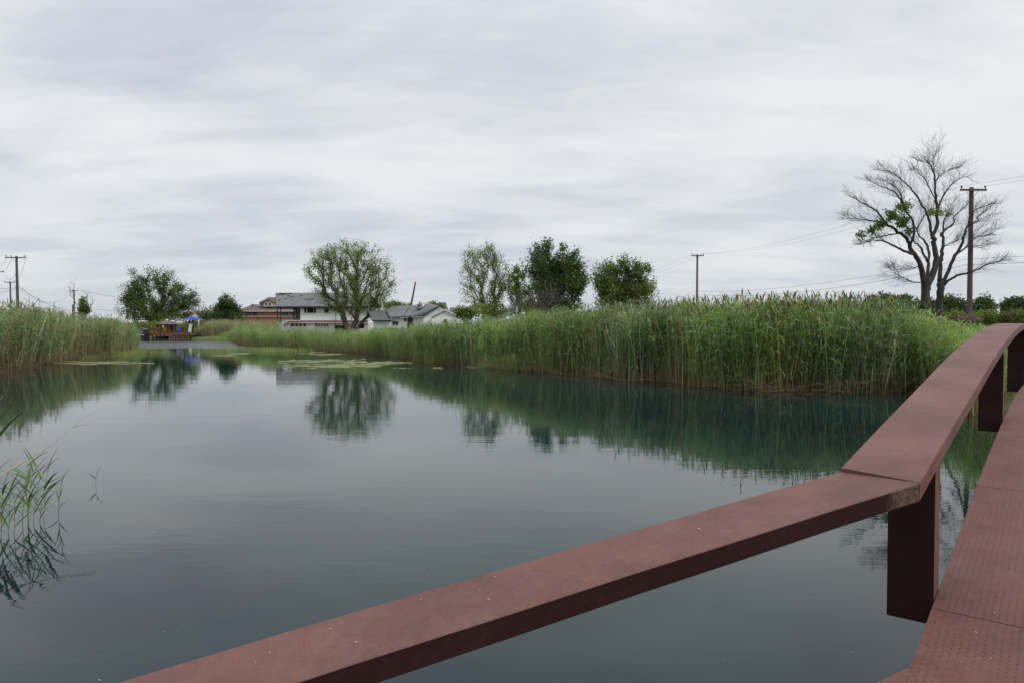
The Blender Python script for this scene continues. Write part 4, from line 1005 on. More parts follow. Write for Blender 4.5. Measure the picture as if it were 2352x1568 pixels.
for A_, B_ in ((aL, aT), (aT, aR)):
    MB().slab([A_ + Vector((0, -.25, 0)), B_ + Vector((0, -.25, 0)), B_ + Vector((0, 3.0, 0)), A_ + Vector((0, 3.0, 0))], (0, 0, .12)).build('roof', M['shingle'], CT)
    MB().slab([A_ + Vector((0, -.30, -.08)), B_ + Vector((0, -.30, -.08)), B_ + Vector((0, -.30, .13)), A_ + Vector((0, -.30, .13))], (0, .04, 0)).build('bargeboard', M['trim'], CT)
window(CT, 903, 906.5, 739, 745.5, 101.95, 'glass', 'worn'); window(CT, 909.5, 913.5, 739, 745.5, 101.95, 'glass', 'worn')
a = at(936, 768, 101.9); b = at(948, 729.5, 101.9); dr = MB().box((a.x, 101.85, a.z), (b.x, 101.95, b.z)).build('door', M['char'], CT)
for i in range(5):
    w = (b.x - a.x) / 5; MB().box((a.x + w * i + .03, 101.80, a.z), (a.x + w * i + .08, 101.84, b.z)).build('door_board', M['worn'], dr)
window(CT, 1020.5, 1026, 735, 741, g0 - .04, 'glass', 'worn'); window(CT, 929, 932, 731, 737, 101.95, 'glass', 'worn')
# ruined chimney of piled stones
rngc = np.random.default_rng(5); ch = MB().box(at(960.2, 717, 103.4) - Vector((0, 0, 0)), at(967, 700, 103.4) + Vector((0, .5, 0))).build('chimney', M['stone'], CT)
for i in range(60):
    y = rngc.uniform(699, 717.5); x = 963.5 + rngc.normal(0, 2.6 + (y - 699) * .05); c = at(x, y, 103.3 + rngc.uniform(-.12, .1)); s = rngc.uniform(.08, .17)
    bm = bmesh.new(); bmesh.ops.create_icosphere(bm, subdivisions=1, radius=s)
    for v_ in bm.verts: v_.co = Vector((v_.co.x * rngc.uniform(.8, 1.3), v_.co.y, v_.co.z * rngc.uniform(.6, 1))) + c
    me = bpy.data.meshes.new('stone'); bm.to_mesh(me); bm.free(); me.materials.append(M['stone'] if i % 3 else M['char']); link('stone', me, ch)
MB().tube([at(964, 700, 103.5), at(964, 693.2, 103.5)], .11, 8).build('flue', M['coral'] if False else M['redwood'], ch)
MB().tube([at(968, 701, 103.6), at(968, 696.2, 103.6)], .10, 8).build('flue', M['stone'], ch)
MB().slab([at(969, 703.4, 103.5), at(974, 699.8, 104.6), at(976, 699.6, 104.6), at(970.5, 704.6, 103.5)], (0, 0, .06)).build('skylight', M['white'], r3)
MB().tube([at(917.5, 726, 102.4), at(917.5, 721, 102.4)], .08, 8).build('vent_pipe', M['trim'], r2)

# ---- brick house far behind
B = 150.0
BH = empty('brick_house', (at(620, 742, B).x, B, .8), 'red brick house with brown hip roof and a gabled dormer behind the burnt porch', 'house')
x0, x1 = at(552, 720, B).x, at(700, 720, B).x; ze = at(600, 714.8, B - .8).z; zr = at(600, 699.8, B + 5).z
hp = MB(); A1, A2, A3, A4 = Vector((x0 - .8, B - .8, ze)), Vector((x1 + .8, B - .8, ze)), Vector((x1 + .8, B + 11, ze)), Vector((x0 - .8, B + 11, ze))
q1, q2 = Vector((x0 - .8 + 1.5, B + 5, zr)), Vector((x1 - 4, B + 5, zr))
hp.add([A1, A2, A3, A4, q1, q2], [(0, 1, 5, 4), (1, 2, 5), (2, 3, 4, 5), (3, 0, 4), (3, 2, 1, 0)]); rB = hp.build('roof', M['shingle_br'], BH)
MB().box((x0 - .82, B - .86, ze - .10), (x1 + .82, B - .78, ze + .02)).build('gutter', M['trim'], BH)
MB().box((x0, B, .6), (x1, B + 10, ze - .01)).build('wall', M['brick'], BH)
a = at(552, 727.5, B - .4); MB().box((x0 - .1, B - .4, a.z), (x1, B - .02, a.z + .10)).build('ledge', M['siding_low'], BH)
for xa, xb in ((564, 567), (568.5, 571.5), (573, 576), (581, 585.5), (586, 590.5), (648, 654), (656, 661), (668, 674)): window(BH, xa, xb, 717.4, 725.0, B, 'glass_blue', 'worn', .035)
dm = B + 1.2; a = at(605.5, 704.8, dm); b = at(631, 694.5, dm); ap = at(618.2, 689.5, dm)
MB().slab([a, Vector((b.x, dm, a.z)), b, ap, Vector((a.x, dm, b.z))], (0, 4, 0)).build('dormer_wall', M['stucco'], BH)
for P0_, P1_ in ((Vector((a.x - .35, dm, b.z - .2)), ap), (ap, b + Vector((.35, 0, -.2)))):
    MB().slab([P0_ + Vector((0, -.3, .02)), P1_ + Vector((0, -.3, .02)), P1_ + Vector((0, 4, .02)), P0_ + Vector((0, 4, .02))], (0, 0, .14)).build('dormer_roof', M['shingle_br'], BH)
c1, c2 = at(593.5, 695.3, dm + 1), at(632, 695.3, dm + 1); tp = at(624, 683, dm + 4)
MB().add([c1, c2, c2 + Vector((0, 6, 0)), c1 + Vector((0, 6, 0)), tp + Vector((-.7, 0, 0)), tp + Vector((.7, 0, 0))], [(0, 1, 5, 4), (1, 2, 5), (2, 3, 4, 5), (3, 0, 4), (3, 2, 1, 0)]).build('dormer_roof', M['shingle_br'], BH)
a2 = at(595.5, 704, dm + 1.3); b2 = at(605.4, 695.4, dm + 1.3); MB().box((a2.x, dm + 1.3, a2.z), (b2.x, dm + 5, b2.z)).build('dormer_wall', M['stucco'], BH)
window(BH, 609.3, 614.2, 696.2, 703.2, dm, 'glass_blue', 'trim', .07); window(BH, 617.2, 622.2, 696.2, 703.2, dm, 'glass_blue', 'trim', .07); window(BH, 596.8, 603.4, 696.6, 701.6, dm + 1.3, 'glass_blue', 'trim', .07)
p = at(580.5, 702, B + 4); MB().tube([p - Vector((0, 0, .2)), p + Vector((0, 0, .3))], .2, 8).build('vent', M['char'], rB)

# ---- dark roofed house beyond the cottage
K = 140.0
DH = empty('dark_roofed_house', (at(1022, 742, K).x, K, .8), 'far house showing only its dark grey roof right of the cottage ridge', 'house')
MB().slab([at(1004, 712, K), at(1030, 712, K), at(1024, 694.8, K + 3), at(1008, 694.8, K + 3)], (0, .2, -.2)).build('roof', M['shingle_dk'], DH)
MB().slab([at(1030, 716, K), at(1046, 716, K), at(1043, 706.6, K + 2), at(1034, 706.6, K + 2)], (0, .2, -.2)).build('roof', M['shingle_dk'], DH)
a = at(1004, 730, K + .6); b = at(1045, 714, K + .6); MB().box((a.x, K + .6, .6), (b.x, K + 8, b.z)).build('wall', M['siding_low'], DH)
MB().slab([at(1024.3, 695.3, K + 3), at(1030, 712, K + .3), at(1027, 713, K + 5.4)], (.05, 0, 0)).build('gable_wall', M['siding_low'], DH)

# ------------------------------------------------------------------ the dock and what stands on it
DD = 118.0
def bx(x0, x1, y0, y1, d, dep): a = at(x0, y1, d); b = at(x1, y0, d); return (a.x, d, a.z), (b.x, d + dep, b.z)
DK = empty('dock', (at(380, 775, DD).x, DD, 0), 'red stained wooden dock on short posts at the head of the channel', 'dock')
def planks(x0, x1, y, d0, d1, mat, name='plank', n=24):
    a = at(x0, y, d0); b = at(x1, y, d0); w = (b.x - a.x) / n
    me = None
    for i in range(n):
        if me is None:
            o = MB().box((0, 0, -.05), (w * .95, d1 - d0, 0)).build(name, M[mat], DK); me = o.data
        else: o = link(name, me, DK)
        o.location = Vector((a.x + w * i, d0, a.z)); o.parent = None; o.parent = DK; o.matrix_parent_inverse = Matrix.Translation(-DK.location)
planks(331, 348.6, 764.8, DD - .5, DD + 4, 'redwood', n=10)
planks(348.8, 436, 764.8, DD - .5, DD + 5, 'redwood', n=44)
MB().box(*bx(331, 348.6, 765.6, 772, DD - .6, .09)).build('fascia', M['redwood'], DK)
MB().box(*bx(348.8, 436, 765.6, 769.6, DD - .6, .09)).build('fascia', M['redwood'], DK)
MB().box(*bx(388, 434, 773.8, 775, DD - .55, .09)).build('lower_beam', M['redwood'], DK)
for i in range(12): 
    x = 388 + i * 4.05; a, b = bx(x, x + 1.1, 769.6, 777.5, DD - .5, .1); MB().box((a[0], a[1], -.4), b).build('pile', M['greywood'], DK)
for x in (333, 341, 350, 358, 367, 376): a, b = bx(x, x + 1.6, 769.6, 777, DD - .3, .14); MB().box((a[0], a[1], -.4), b).build('pile', M['darkwood'], DK)
gate = MB().box(*bx(347, 361, 759.3, 768.5, DD - .9, .08)); gate.build('side_panel', M['orangewood'], DK)
for (x0, x1, y0, y1) in ((350.4, 351.2, 752.6, 760), (359.6, 360.4, 752.6, 760), (351.2, 359.6, 752.6, 753.6), (351.2, 359.6, 756, 756.6)): MB().box(*bx(x0, x1, y0, y1, DD - .8, .06)).build('railing', M['orangewood'], DK)
for i in range(9): x = 365 + i * 4.5; MB().box(*bx(x, x + .7, 759.5, 765, DD - .2, .06)).build('baluster', M['redwood'], DK)
MB().box(*bx(361, 404, 759, 759.9, DD - .2, .07)).build('railing', M['redwood'], DK)
MB().slab([at(359.5, 752.5, DD - .4), at(361, 752.5, DD - .4), at(367.5, 760.5, DD - .4), at(366, 761, DD - .4)], (0, .07, 0)).build('railing', M['orangewood'], DK)

GZ_ = empty('gazebo', (at(382, 764.8, DD + 2.5).x, DD + 2.5, at(382, 764.8, DD).z), 'small open gazebo with brown hipped roof standing on the dock', 'gazebo')
e0 = at(356, 745, DD + .8); e1 = at(408.4, 745, DD + .8); dpt = 3.6
c_ = [e0, e1, e1 + Vector((0, dpt, 0)), e0 + Vector((0, dpt, 0))]; t0 = at(379.5, 736.4, DD + 2.6); t1 = at(386.3, 736.4, DD + 2.6)
MB().add(c_ + [t0, t1], [(0, 1, 5, 4), (1, 2, 5), (2, 3, 4, 5), (3, 0, 4), (3, 2, 1, 0)]).build('roof', M['shingle_br'], GZ_)
MB().box((e0.x + .25, DD + 1.0, e0.z - .17), (e1.x - .25, DD + 1.12, e0.z - .01)).build('beam', M['darkwood'], GZ_)
for x, dd in ((361, 0), (370, 2.9), (378.7, 2.9), (384.4, 0), (393, 2.9), (402.4, 0)):
    p = at(x, 755, DD + 1 + dd); MB().box((p.x - .10, p.y, GZ_.location.z), (p.x + .10, p.y + .16, e0.z - .01)).build('post', M['darkwood'], GZ_)

TW = empty('play_tower', (at(438, 764.8, DD + 3).x, DD + 3, at(438, 765, DD).z), 'play tower with a bright blue pyramid canopy at the right end of the dock', 'play tower')
ca = at(419.6, 735, DD + 2); cb = at(456.4, 735, DD + 2); cc_ = [ca, cb, cb + Vector((0, 2.6, 0)), ca + Vector((0, 2.6, 0))]; ct = at(437.3, 726.4, DD + 3.3)
MB().add(cc_ + [ct], [(0, 1, 4), (1, 2, 4), (2, 3, 4), (3, 0, 4)]).build('canopy', M['blue'], TW)
for x, dd in ((434.6, 2.4), (440.8, 2.4), (443.6, 4.2), (436.6, 4.2)):
    p = at(x, 750, DD + dd); MB().box((p.x - .06, p.y, TW.location.z - .2), (p.x + .06, p.y + .12, ca.z + .1)).build('post', M['darkwood'], TW)
pz = at(438, 745, DD + 2.2); MB().box((at(433.5, 745, DD + 2.2).x, DD + 2.2, pz.z - .1), (at(443.8, 745, DD + 2.2).x, DD + 4.4, pz.z)).build('platform', M['greywood'], TW)
SL = MB().slab([at(435, 744.5, DD + 2.1), at(441, 744.5, DD + 2.1), at(438.8, 764, DD + .2), at(432.2, 764, DD + .2)], (0, -.05, .06)).build('slide', M['teal'], TW)
for (xa, xb) in ((435, 432.2), (441, 438.8)):
    MB().slab([at(xa, 743.6, DD + 2.1), at(xa, 745, DD + 2.1), at(xb, 765, DD + .2), at(xb, 763, DD + .2)], (.08, 0, 0)).build('slide_edge', M['greywood'], SL)

fp = empty('flagpole', (at(441, 764, DD + 5).x, DD + 5, .8), 'thin grey flagpole rising behind the blue canopy', 'flagpole')
MB().tube([(at(441, 764, DD + 5).x, DD + 5, .6), at(440.7, 697, DD + 5)], [.05, .03], 6).build('pole', M['greywood'], fp)
wp = empty('white_post', (at(456, 764, DD + 6).x, DD + 6, .8), 'short white post just right of the blue canopy', 'post')
MB().tube([(at(456, 764, DD + 6).x, DD + 6, .6), at(456, 733, DD + 6)], .09, 6).build('post', M['white'], wp)
def chair(label, x, mat, d=DD + .6, w=.6):
    b = at(x, 764.8, d); t = empty('deck_chair', b, label, 'chair')
    MB().box((b.x - w / 2, d, b.z + .32), (b.x + w / 2, d + .5, b.z + .40)).build('seat', M[mat], t)
    MB().slab([(b.x - w / 2, d + .45, b.z + .40), (b.x + w / 2, d + .45, b.z + .40), (b.x + w / 2 - .05, d + .62, b.z + .92), (b.x - w / 2 + .05, d + .62, b.z + .92)], (0, .05, 0)).build('backrest', M[mat], t)
    for s in (-1, 1):
        for q in (0, .45): MB().box((b.x + s * (w / 2 - .04) - .03, d + q, b.z), (b.x + s * (w / 2 - .04) + .03, d + q + .05, b.z + .319)).build('leg', M[mat], t)
    return t
chair('bright blue deck chair right of the gazebo', 407.8, 'blue'); chair('coral pink deck chair under the gazebo', 381.5, 'coral', DD + 1.6)
chair('yellow deck chair on the left under the gazebo', 374.8, 'yellow', DD + 1.8)
kb = at(375, 760, DD + 4.4); ky = empty('kayak', kb, 'yellow kayak stood on end behind the gazebo posts', 'kayak')
MB().tube([at(372.6, 765, DD + 4.8), at(373.3, 761, DD + 4.6), at(374.2, 756, DD + 4.5), at(375, 751, DD + 4.5), at(375.6, 747.5, DD + 4.6)], [.04, .22, .3, .22, .04], 10).build('hull', M['yellow'], ky, smooth=True)
MB().tube([at(374, 757.5, DD + 4.2), at(374.4, 755, DD + 4.2)], [.12, .12], 8).build('cockpit', M['black'], ky)
def stripe_mat():
    m, t, b = new_mat('striped_cloth'); tcn = t.nodes.new('ShaderNodeTexCoord'); w = t.nodes.new('ShaderNodeTexWave'); w.bands_direction = 'DIAGONAL'
    w.inputs['Scale'].default_value = 2.2; w.inputs['Distortion'].default_value = 1.2
    t.links.new(tcn.outputs['Object'], w.inputs['Vector']); t.links.new(ramp(t, w.outputs['Fac'], [(.40, (.65, .62, .58)), (.46, (.45, .05, .05)), (.62, (.45, .05, .05)), (.66, (.1, .25, .15))]), b.inputs['Base Color']); b.inputs['Roughness'].default_value = .9
    return m
M['stripe'] = stripe_mat()
for (xa, xb, lb) in ((386.2, 391.8, 'striped red and white towel hung between the middle gazebo posts'), (394.8, 400.6, 'striped towel hung between the right hand gazebo posts')):
    a = at(xa, 760, DD + 4); b = at(xb, 748, DD + 4); v_ = []; nS = 8
    for j in range(nS + 1):
        xx = a.x + (b.x - a.x) * j / nS; yy = DD + 4 + .04 * math.sin(j * 2.1); v_ += [(xx, yy, a.z + .04 * math.sin(j * 3)), (xx, yy, b.z), (xx, yy + .02, a.z + .04 * math.sin(j * 3)), (xx, yy + .02, b.z)]
    f_ = []
    for j in range(nS): o = 4 * j; f_ += [(o, o + 4, o + 5, o + 1), (o + 2, o + 3, o + 7, o + 6), (o, o + 2, o + 6, o + 4), (o + 1, o + 5, o + 7, o + 3)]
    tag(mesh_obj('towel', v_, f_, M['stripe']), lb, 'towel')

# ---- the boat
BT = empty('motor_boat', (at(319, 775, 114).x, 114, 0), 'dark motor boat with white stripe and black canvas top moored left of the dock', 'boat')
bd = 114.0; Lx0, Lx1 = at(307.5, 775, bd).x, at(331.5, 775, bd).x; Ln = Lx1 - Lx0; zt = at(319, 764, bd).z
hull = []; ns = 11; fs = []
for i in range(ns):
    t = i / (ns - 1); X = Lx0 + Ln * t; hw = .95 * (math.sin(min(1, (t + .02) * 1.6) * math.pi / 2)) * (1 if t < .9 else .94); sheer = zt + .12 * (1 - t) ** 2
    hull += [(X + .15 * (1 - t), bd + .9 + hw * s_, z_) for s_, z_ in ((-1, sheer), (-.94, sheer - .3), (-.8, .02), (0, -.2), (.8, .02), (.94, sheer - .3), (1, sheer))]
for i in range(ns - 1):
    for j in range(6): o = i * 7 + j; fs.append((o, o + 7, o + 8, o + 1))
fs.append(tuple(range(6, -1, -1))); fs.append(tuple((ns - 1) * 7 + j for j in range(7)))
fs += [(i * 7, i * 7 + 6, i * 7 + 13, i * 7 + 7) for i in range(ns - 1)]
mesh_obj('hull', hull, fs, M['black'], BT)
zs = at(319, 769.6, bd).z
MB().box((Lx0 + .1, bd - .10, zs), (Lx1, bd - .04, zs + .09)).build('stripe', M['white'], BT)
cv = MB(); pr = []
for i in range(9):
    t = i / 8; pr.append((Lx0 + .15 * Ln + Ln * .78 * t, at(319, 756.2, bd).z + .25 * math.sin(math.pi * t) - .12))
for i in range(8):
    (xa, za), (xb, zb) = pr[i], pr[i + 1]; cv.slab([(xa, bd + .1, za), (xb, bd + .1, zb), (xb, bd + 1.7, zb), (xa, bd + 1.7, za)], (0, 0, .07))
cv.build('bimini_top', M['black'], BT)
for (xa, za) in (pr[0], pr[3], pr[5], pr[8]): MB().tube([(xa, bd + .15, za), (Lx0 + Ln * (.35 if xa < Lx0 + Ln * .5 else .65), bd + .15, zt)], .025, 5).build('bimini_frame', M['trim'], BT)
MB().slab([(Lx0 + Ln * .28, bd + .2, zt), (Lx0 + Ln * .92, bd + .2, zt), (Lx0 + Ln * .85, bd + .3, zt + .42), (Lx0 + Ln * .36, bd + .3, zt + .42)], (0, 1.3, 0)).build('cabin_cover', M['char'], BT)
MB().slab([(Lx0 + Ln * .22, bd + .2, zt), (Lx0 + Ln * .30, bd + .2, zt + .5), (Lx0 + Ln * .32, bd + .2, zt + .5), (Lx0 + Ln * .24, bd + .2, zt)], (0, 1.3, 0)).build('windscreen', M['glass_blue'], BT)
buoy = empty('fender', at(337, 764, DD - .4), 'small white fender ball on the dock beside the boat', 'fender')
bm = bmesh.new(); bmesh.ops.create_uvsphere(bm, u_segments=12, v_segments=8, radius=.16); me = bpy.data.meshes.new('ball'); bm.to_mesh(me); bm.free(); me.materials.append(M['white'])
o = link('ball', me); o.parent = buoy
MB().tube([at(337, 764.0, DD - .4) + Vector((0, 0, .14)), at(337, 764.0, DD - .4) + Vector((0, 0, .24))], .03, 6).build('eye', M['black'], buoy)

# ---- old post standing in the pond
op = empty('mooring_post', gnd(914.5, 817), 'weathered grey post standing in the water before the middle reeds', 'post')
p = gnd(914.5, 817); t_ = at(913, 796, p.y); MB().slab([(p.x - .08, p.y, -.5), (p.x + .08, p.y, -.5), (t_.x + .07, p.y, t_.z), (t_.x - .08, p.y, t_.z + .03)], (0, .14, 0)).build('post', M['greywood'], op)
# ---- brush pile by the pole
bp = MB(); rb = np.random.default_rng(88)
for i in range(260):
    c = at(2224 + rb.normal(0, 11), 733 + rb.normal(0, 2.4), 43.5 + rb.uniform(-1, 1)); dv = Vector((rb.normal(0, 1), rb.normal(0, .6), rb.normal(0, .35))).normalized(); l = rb.uniform(.3, .9)
    bp.tube([c - dv * l / 2, c + Vector((0, 0, .06)), c + dv * l / 2], [.014, .012, .006], 3, cap=False)
tag(bp.build('brush_pile', plain('brown_brush', (.24, .15, .13), (.12, .085, .07), .9, 3)), 'heap of dry brown brushwood right of the utility pole', 'brush pile')

# ------------------------------------------------------------------ the steel footbridge
def steel(name, rust_at=None, tread=False, base=((.132, .054, .041), (.158, .073, .058), (.176, .102, .085)), tcol=.9):
    m, t, b = new_mat(name)
    gm = t.nodes.new('ShaderNodeNewGeometry'); pos = gm.outputs['Position']
    f = noise(t, pos, 2.2, 6, .65); g = noise(t, pos, 34, 5, .7); k = noise(t, mapping(t, pos, scale=(1, 1, .2)), 60, 3, .6)
    c = ramp(t, f, [(.28, base[0]), (.55, base[1]), (.78, base[2])])
    c = mixc(t, ramp(t, g, [(.30, (.55,) * 3), (.62, (0,) * 3)]), c, tuple(x * k for x, k in zip(base[0], (.8, .47, .46))))
    c = mixc(t, ramp(t, noise(t, pos, 9, 6, .75), [(.62, (0,) * 3), (.82, (.5,) * 3)]), c, tuple(x * 1.3 for x in base[2]))
    c = mixc(t, ramp(t, noise(t, mapping(t, pos, scale=(1, 1, 2)), 48, 3, .75), [(.61, (0,) * 3), (.67, (.45,) * 3)]), c, tuple(x * k for x, k in zip(base[1], (1.1, .45, .4))))
    c = mixc(t, ramp(t, noise(t, mapping(t, pos, rot=(0, 0, -.6), scale=(2, 34, 8)), 3, 4, .8), [(.66, (0,) * 3), (.74, (.35,) * 3)]), c, tuple(x * 1.5 for x in base[2]))
    # lichen flecks and bird lime
    vo = t.nodes.new('ShaderNodeTexVoronoi'); vo.inputs['Scale'].default_value = 11; t.links.new(pos, vo.inputs['Vector'])
    fl_ = mathn(t, 'LESS_THAN', vo.outputs['Distance'], .04)
    rnd = t.nodes.new('ShaderNodeSeparateColor'); t.links.new(vo.outputs['Color'], rnd.inputs[0])
    fl_ = mathn(t, 'MULTIPLY', fl_, mathn(t, 'GREATER_THAN', rnd.outputs[0], .90))
    c = mixc(t, mathn(t, 'MULTIPLY', fl_, .8), c, (.5, .47, .42))
    if rust_at is not None and base[0][0] < .1:
        dn = t.nodes.new('ShaderNodeVectorMath'); dn.operation = 'DISTANCE'; t.links.new(pos, dn.inputs[0]); dn.inputs[1].default_value = rust_at
        dist = mathn(t, 'ADD', dn.outputs['Value'], mathn(t, 'MULTIPLY', noise(t, pos, 14, 5, .7), .16))
        mask = ramp(t, dist, [(.20, (1,) * 3), (.27, (0,) * 3)])
        rc = ramp(t, noise(t, pos, 60, 5, .7), [(.35, (.045, .024, .018)), (.5, (.095, .060, .042)), (.62, (.14, .10, .07)), (.75, (.26, .045, .028))])
        c = mixc(t, mask, c, rc)
    t.links.new(c, b.inputs['Base Color'])
    b.inputs['Specular IOR Level'].default_value = .35 if base[0][0] > .1 else .12
    t.links.new(mathn(t, 'MULTIPLY_ADD', g, .3, .45), b.inputs['Roughness'])
    bn = t.nodes.new('ShaderNodeBump'); bn.inputs['Distance'].default_value = .0050 if tcol > .5 else .0016; bn.inputs['Strength'].default_value = 1
    hgt = mathn(t, 'MULTIPLY', g, .45)
    if tread:                                          # lugs of the tread plate: short bars in staggered rows along the bridge
        r = mapping(t, pos, rot=(0, 0, -TF + .0)); s_ = t.nodes.new('ShaderNodeSeparateXYZ'); t.links.new(r, s_.inputs[0])
        def lug(au, av, pu, pv, ang):
            u_ = mathn(t, 'ADD', mathn(t, 'MULTIPLY', s_.outputs[0], 1 / pu), au); v_ = mathn(t, 'ADD', mathn(t, 'MULTIPLY', s_.outputs[1], 1 / pv), av)
            fu = mathn(t, 'SUBTRACT', mathn(t, 'FRACT', u_), .5); fv = mathn(t, 'SUBTRACT', mathn(t, 'FRACT', v_), .5)
            x_ = mathn(t, 'ADD', mathn(t, 'MULTIPLY', fu, math.cos(ang) * pu), mathn(t, 'MULTIPLY', fv, math.sin(ang) * pv)); y_ = mathn(t, 'SUBTRACT', mathn(t, 'MULTIPLY', fv, math.cos(ang) * pv), mathn(t, 'MULTIPLY', fu, math.sin(ang) * pu))
            q = mathn(t, 'ADD', mathn(t, 'POWER', mathn(t, 'DIVIDE', mathn(t, 'ABSOLUTE', x_), tread * .34), 2), mathn(t, 'POWER', mathn(t, 'DIVIDE', mathn(t, 'ABSOLUTE', y_), tread * .10), 2))
            return mathn(t, 'SUBTRACT', 1, q, clamp=True)
        lg = mathn(t, 'MAXIMUM', lug(0, 0, tread, tread * 1.7, .35), lug(.5, .5, tread, tread * 1.7, .35))
        wear = ramp(t, noise(t, pos, 3.5, 6, .7), [(.36, (.25,) * 3), (.60, (1,) * 3)])
        lg = mathn(t, 'MULTIPLY', lg, wear)
        grime = ramp(t, noise(t, mapping(t, pos, (3, 1, 0)), 1.6, 7, .72), [(.40, (.72, .74, .76)), (.56, (1, 1, 1)), (.72, (1.12, 1.06, 1.04))])
        c = mixc(t, 1, c, grime, 'MULTIPLY')
        hgt = mathn(t, 'ADD', mathn(t, 'MULTIPLY', hgt, .4), mathn(t, 'MULTIPLY', lg, .9))
        t.links.new(mixc(t, mathn(t, 'MULTIPLY', lg, tcol), c, tuple(x * .32 for x in base[1])), b.inputs['Base Color'])
    t.links.new(hgt, bn.inputs['Height']); t.links.new(bn.outputs[0], b.inputs['Normal'])
    return m
corner = (PJ.x - .03, PJ.y - .01, EYE - .745)
MS = steel('red_brown_painted_steel', corner, .020, tcol=.16); MT = steel('red_brown_tread_plate', None, .040)
MP = plain('shaded_maroon_steel', (.030, .011, .010), (.017, .007, .007), .7, 5, .001, 60, spec=.15)  # maroon paint with the shade on the post webs worked into its colour
BR = empty('footbridge', (PJ.x, PJ.y, EYE - 1.7), 'arched red brown steel footbridge with flat box rail and tread plate deck', 'bridge')
def sweep(ss, fn, mit_at=None, miter=0.0, o0=0.0, o1=RW, th=RT, mat=None, name='top_rail', bev=.006):
    prof = [(o0, -th + bev), (o0, -bev), (o0 + bev * .4, -bev * .4), (o0 + bev, 0), (o1 - bev, 0), (o1 - bev * .4, -bev * .4), (o1, -bev), (o1, -th + bev), (o1 - bev, -th), (o0 + bev, -th)]
    n = len(prof); V = []; F = []
    for s in ss:
        for (o, dz) in prof:
            s2 = s + (miter * o if (mit_at is not None and abs(s - mit_at) < 1e-6) else 0); V.append(fn(s2, o, dz))
    for i in range(len(ss) - 1):
        for j in range(n): a = i * n + j; b_ = i * n + (j + 1) % n; F.append((a, a + n, b_ + n, b_))
    F.append(tuple(range(n - 1, -1, -1))); F.append(tuple((len(ss) - 1) * n + j for j in range(n)))
    return mesh_obj(name, V, F, mat, BR)
half = math.tan((TF - TN) / 2)
def nfun(s, o, dz):
    p = PJ + UN * s + NN * o; return Vector((p.x, p.y, EYE + (-.70 + max(s, 0) * .11 if s > -.001 else float(np.interp(s, _ns, _nz))) + dz))
def ffun(s, o, dz):
    p = PJ + UF * s + NF * o; z = zfar(max(s, 0)) - (max(0, -s)) * .11; return Vector((p.x, p.y, z + dz))
# outer edge of a left turn: both runs are cut along the bisector
nr_ = sweep([-9, -8, -7, -6, -5, -4, -3.5, -3, -2.5, -2, -1.5, -1, -.5, -.2, -.003], nfun, -.003, -half, mat=MS)
MF = steel('shaded_maroon_fascia', corner, base=((.022, .009, .008), (.028, .011, .010), (.036, .016, .014)))  # maroon darkened further, so the near fascia's shade sits in the colour
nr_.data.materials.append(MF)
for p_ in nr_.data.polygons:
    if abs(p_.normal.z) < .5 or p_.normal.z < -.5: p_.material_index = 1  # sides and underside take the tone with the shade painted in
sweep([.003, .2] + [i * .4 for i in range(1, 54)], ffun, .003, half, mat=MS)
def fpost(s0, s1=None, near=False):
    s1 = s1 or s0 + .19; fn = wnear if near else wfar; U = UN if near else UF; Nn = NN if near else NF
    zt0 = (znear(s0) if near else zfar(s0)) - RT - .002; zt1 = (znear(s1) if near else zfar(s1)) - RT - .002
    zb = (znear(s0) if near else zfar(s0)) - 1.01 - .14
    def q(s, o, z): p = PJ + U * s + Nn * o; return (p.x, p.y, z)
    o0, o1 = .082, .322; t = .012; mb = MB()
    # channel section: web towards the near end, two flanges, open at the back
    def plate(sa, sb, oa, ob):
        za, zb_ = (zt0 + (zt1 - zt0) * (sa - s0) / (s1 - s0)), (zt0 + (zt1 - zt0) * (sb - s0) / (s1 - s0))
        mb.add([q(sa, oa, zb), q(sb, oa, zb), q(sb, ob, zb), q(sa, ob, zb), q(sa, oa, za), q(sb, oa, zb_), q(sb, ob, zb_), q(sa, ob, za)],
               [(0, 3, 2, 1), (4, 5, 6, 7), (0, 1, 5, 4), (1, 2, 6, 5), (2, 3, 7, 6), (3, 0, 4, 7)])
    plate(s0, s0 + t, o0, o1); plate(s0 + t, s1, o0, o0 + t); plate(s0 + t, s1, o1 - t, o1)
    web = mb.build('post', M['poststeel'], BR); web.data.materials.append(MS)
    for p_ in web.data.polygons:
        if p_.normal.dot(-Nn) > .9 and p_.index >= 6 and p_.index < 12: p_.material_index = 1  # deck-side flange gets the lighter paint, its light put into the colour
    return web
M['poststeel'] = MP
for s0 in (1.116, 6.42, 11.4, 16.4): fpost(s0)
for s0 in (-4.9,): fpost(s0, near=True)
# deck: tread plates, side channel
DC = PJ + UF * .345 + NF * .078
def dpt_far(s, o): p = PJ + UF * s + NF * o; return p
def deck_plate(pts):
    P_ = [Vector(p) for p in pts]; return MB().slab(P_, (0, 0, -.012)).build('deck_plate', MT, BR)
WID = 2.6
def zd(s): return (zfar(max(s, 0)) if s >= 0 else EYE - .70 + s * .135) - 1.01
def dq(s, o): p = dpt_far(s, o); return (p.x, p.y, zd(s))
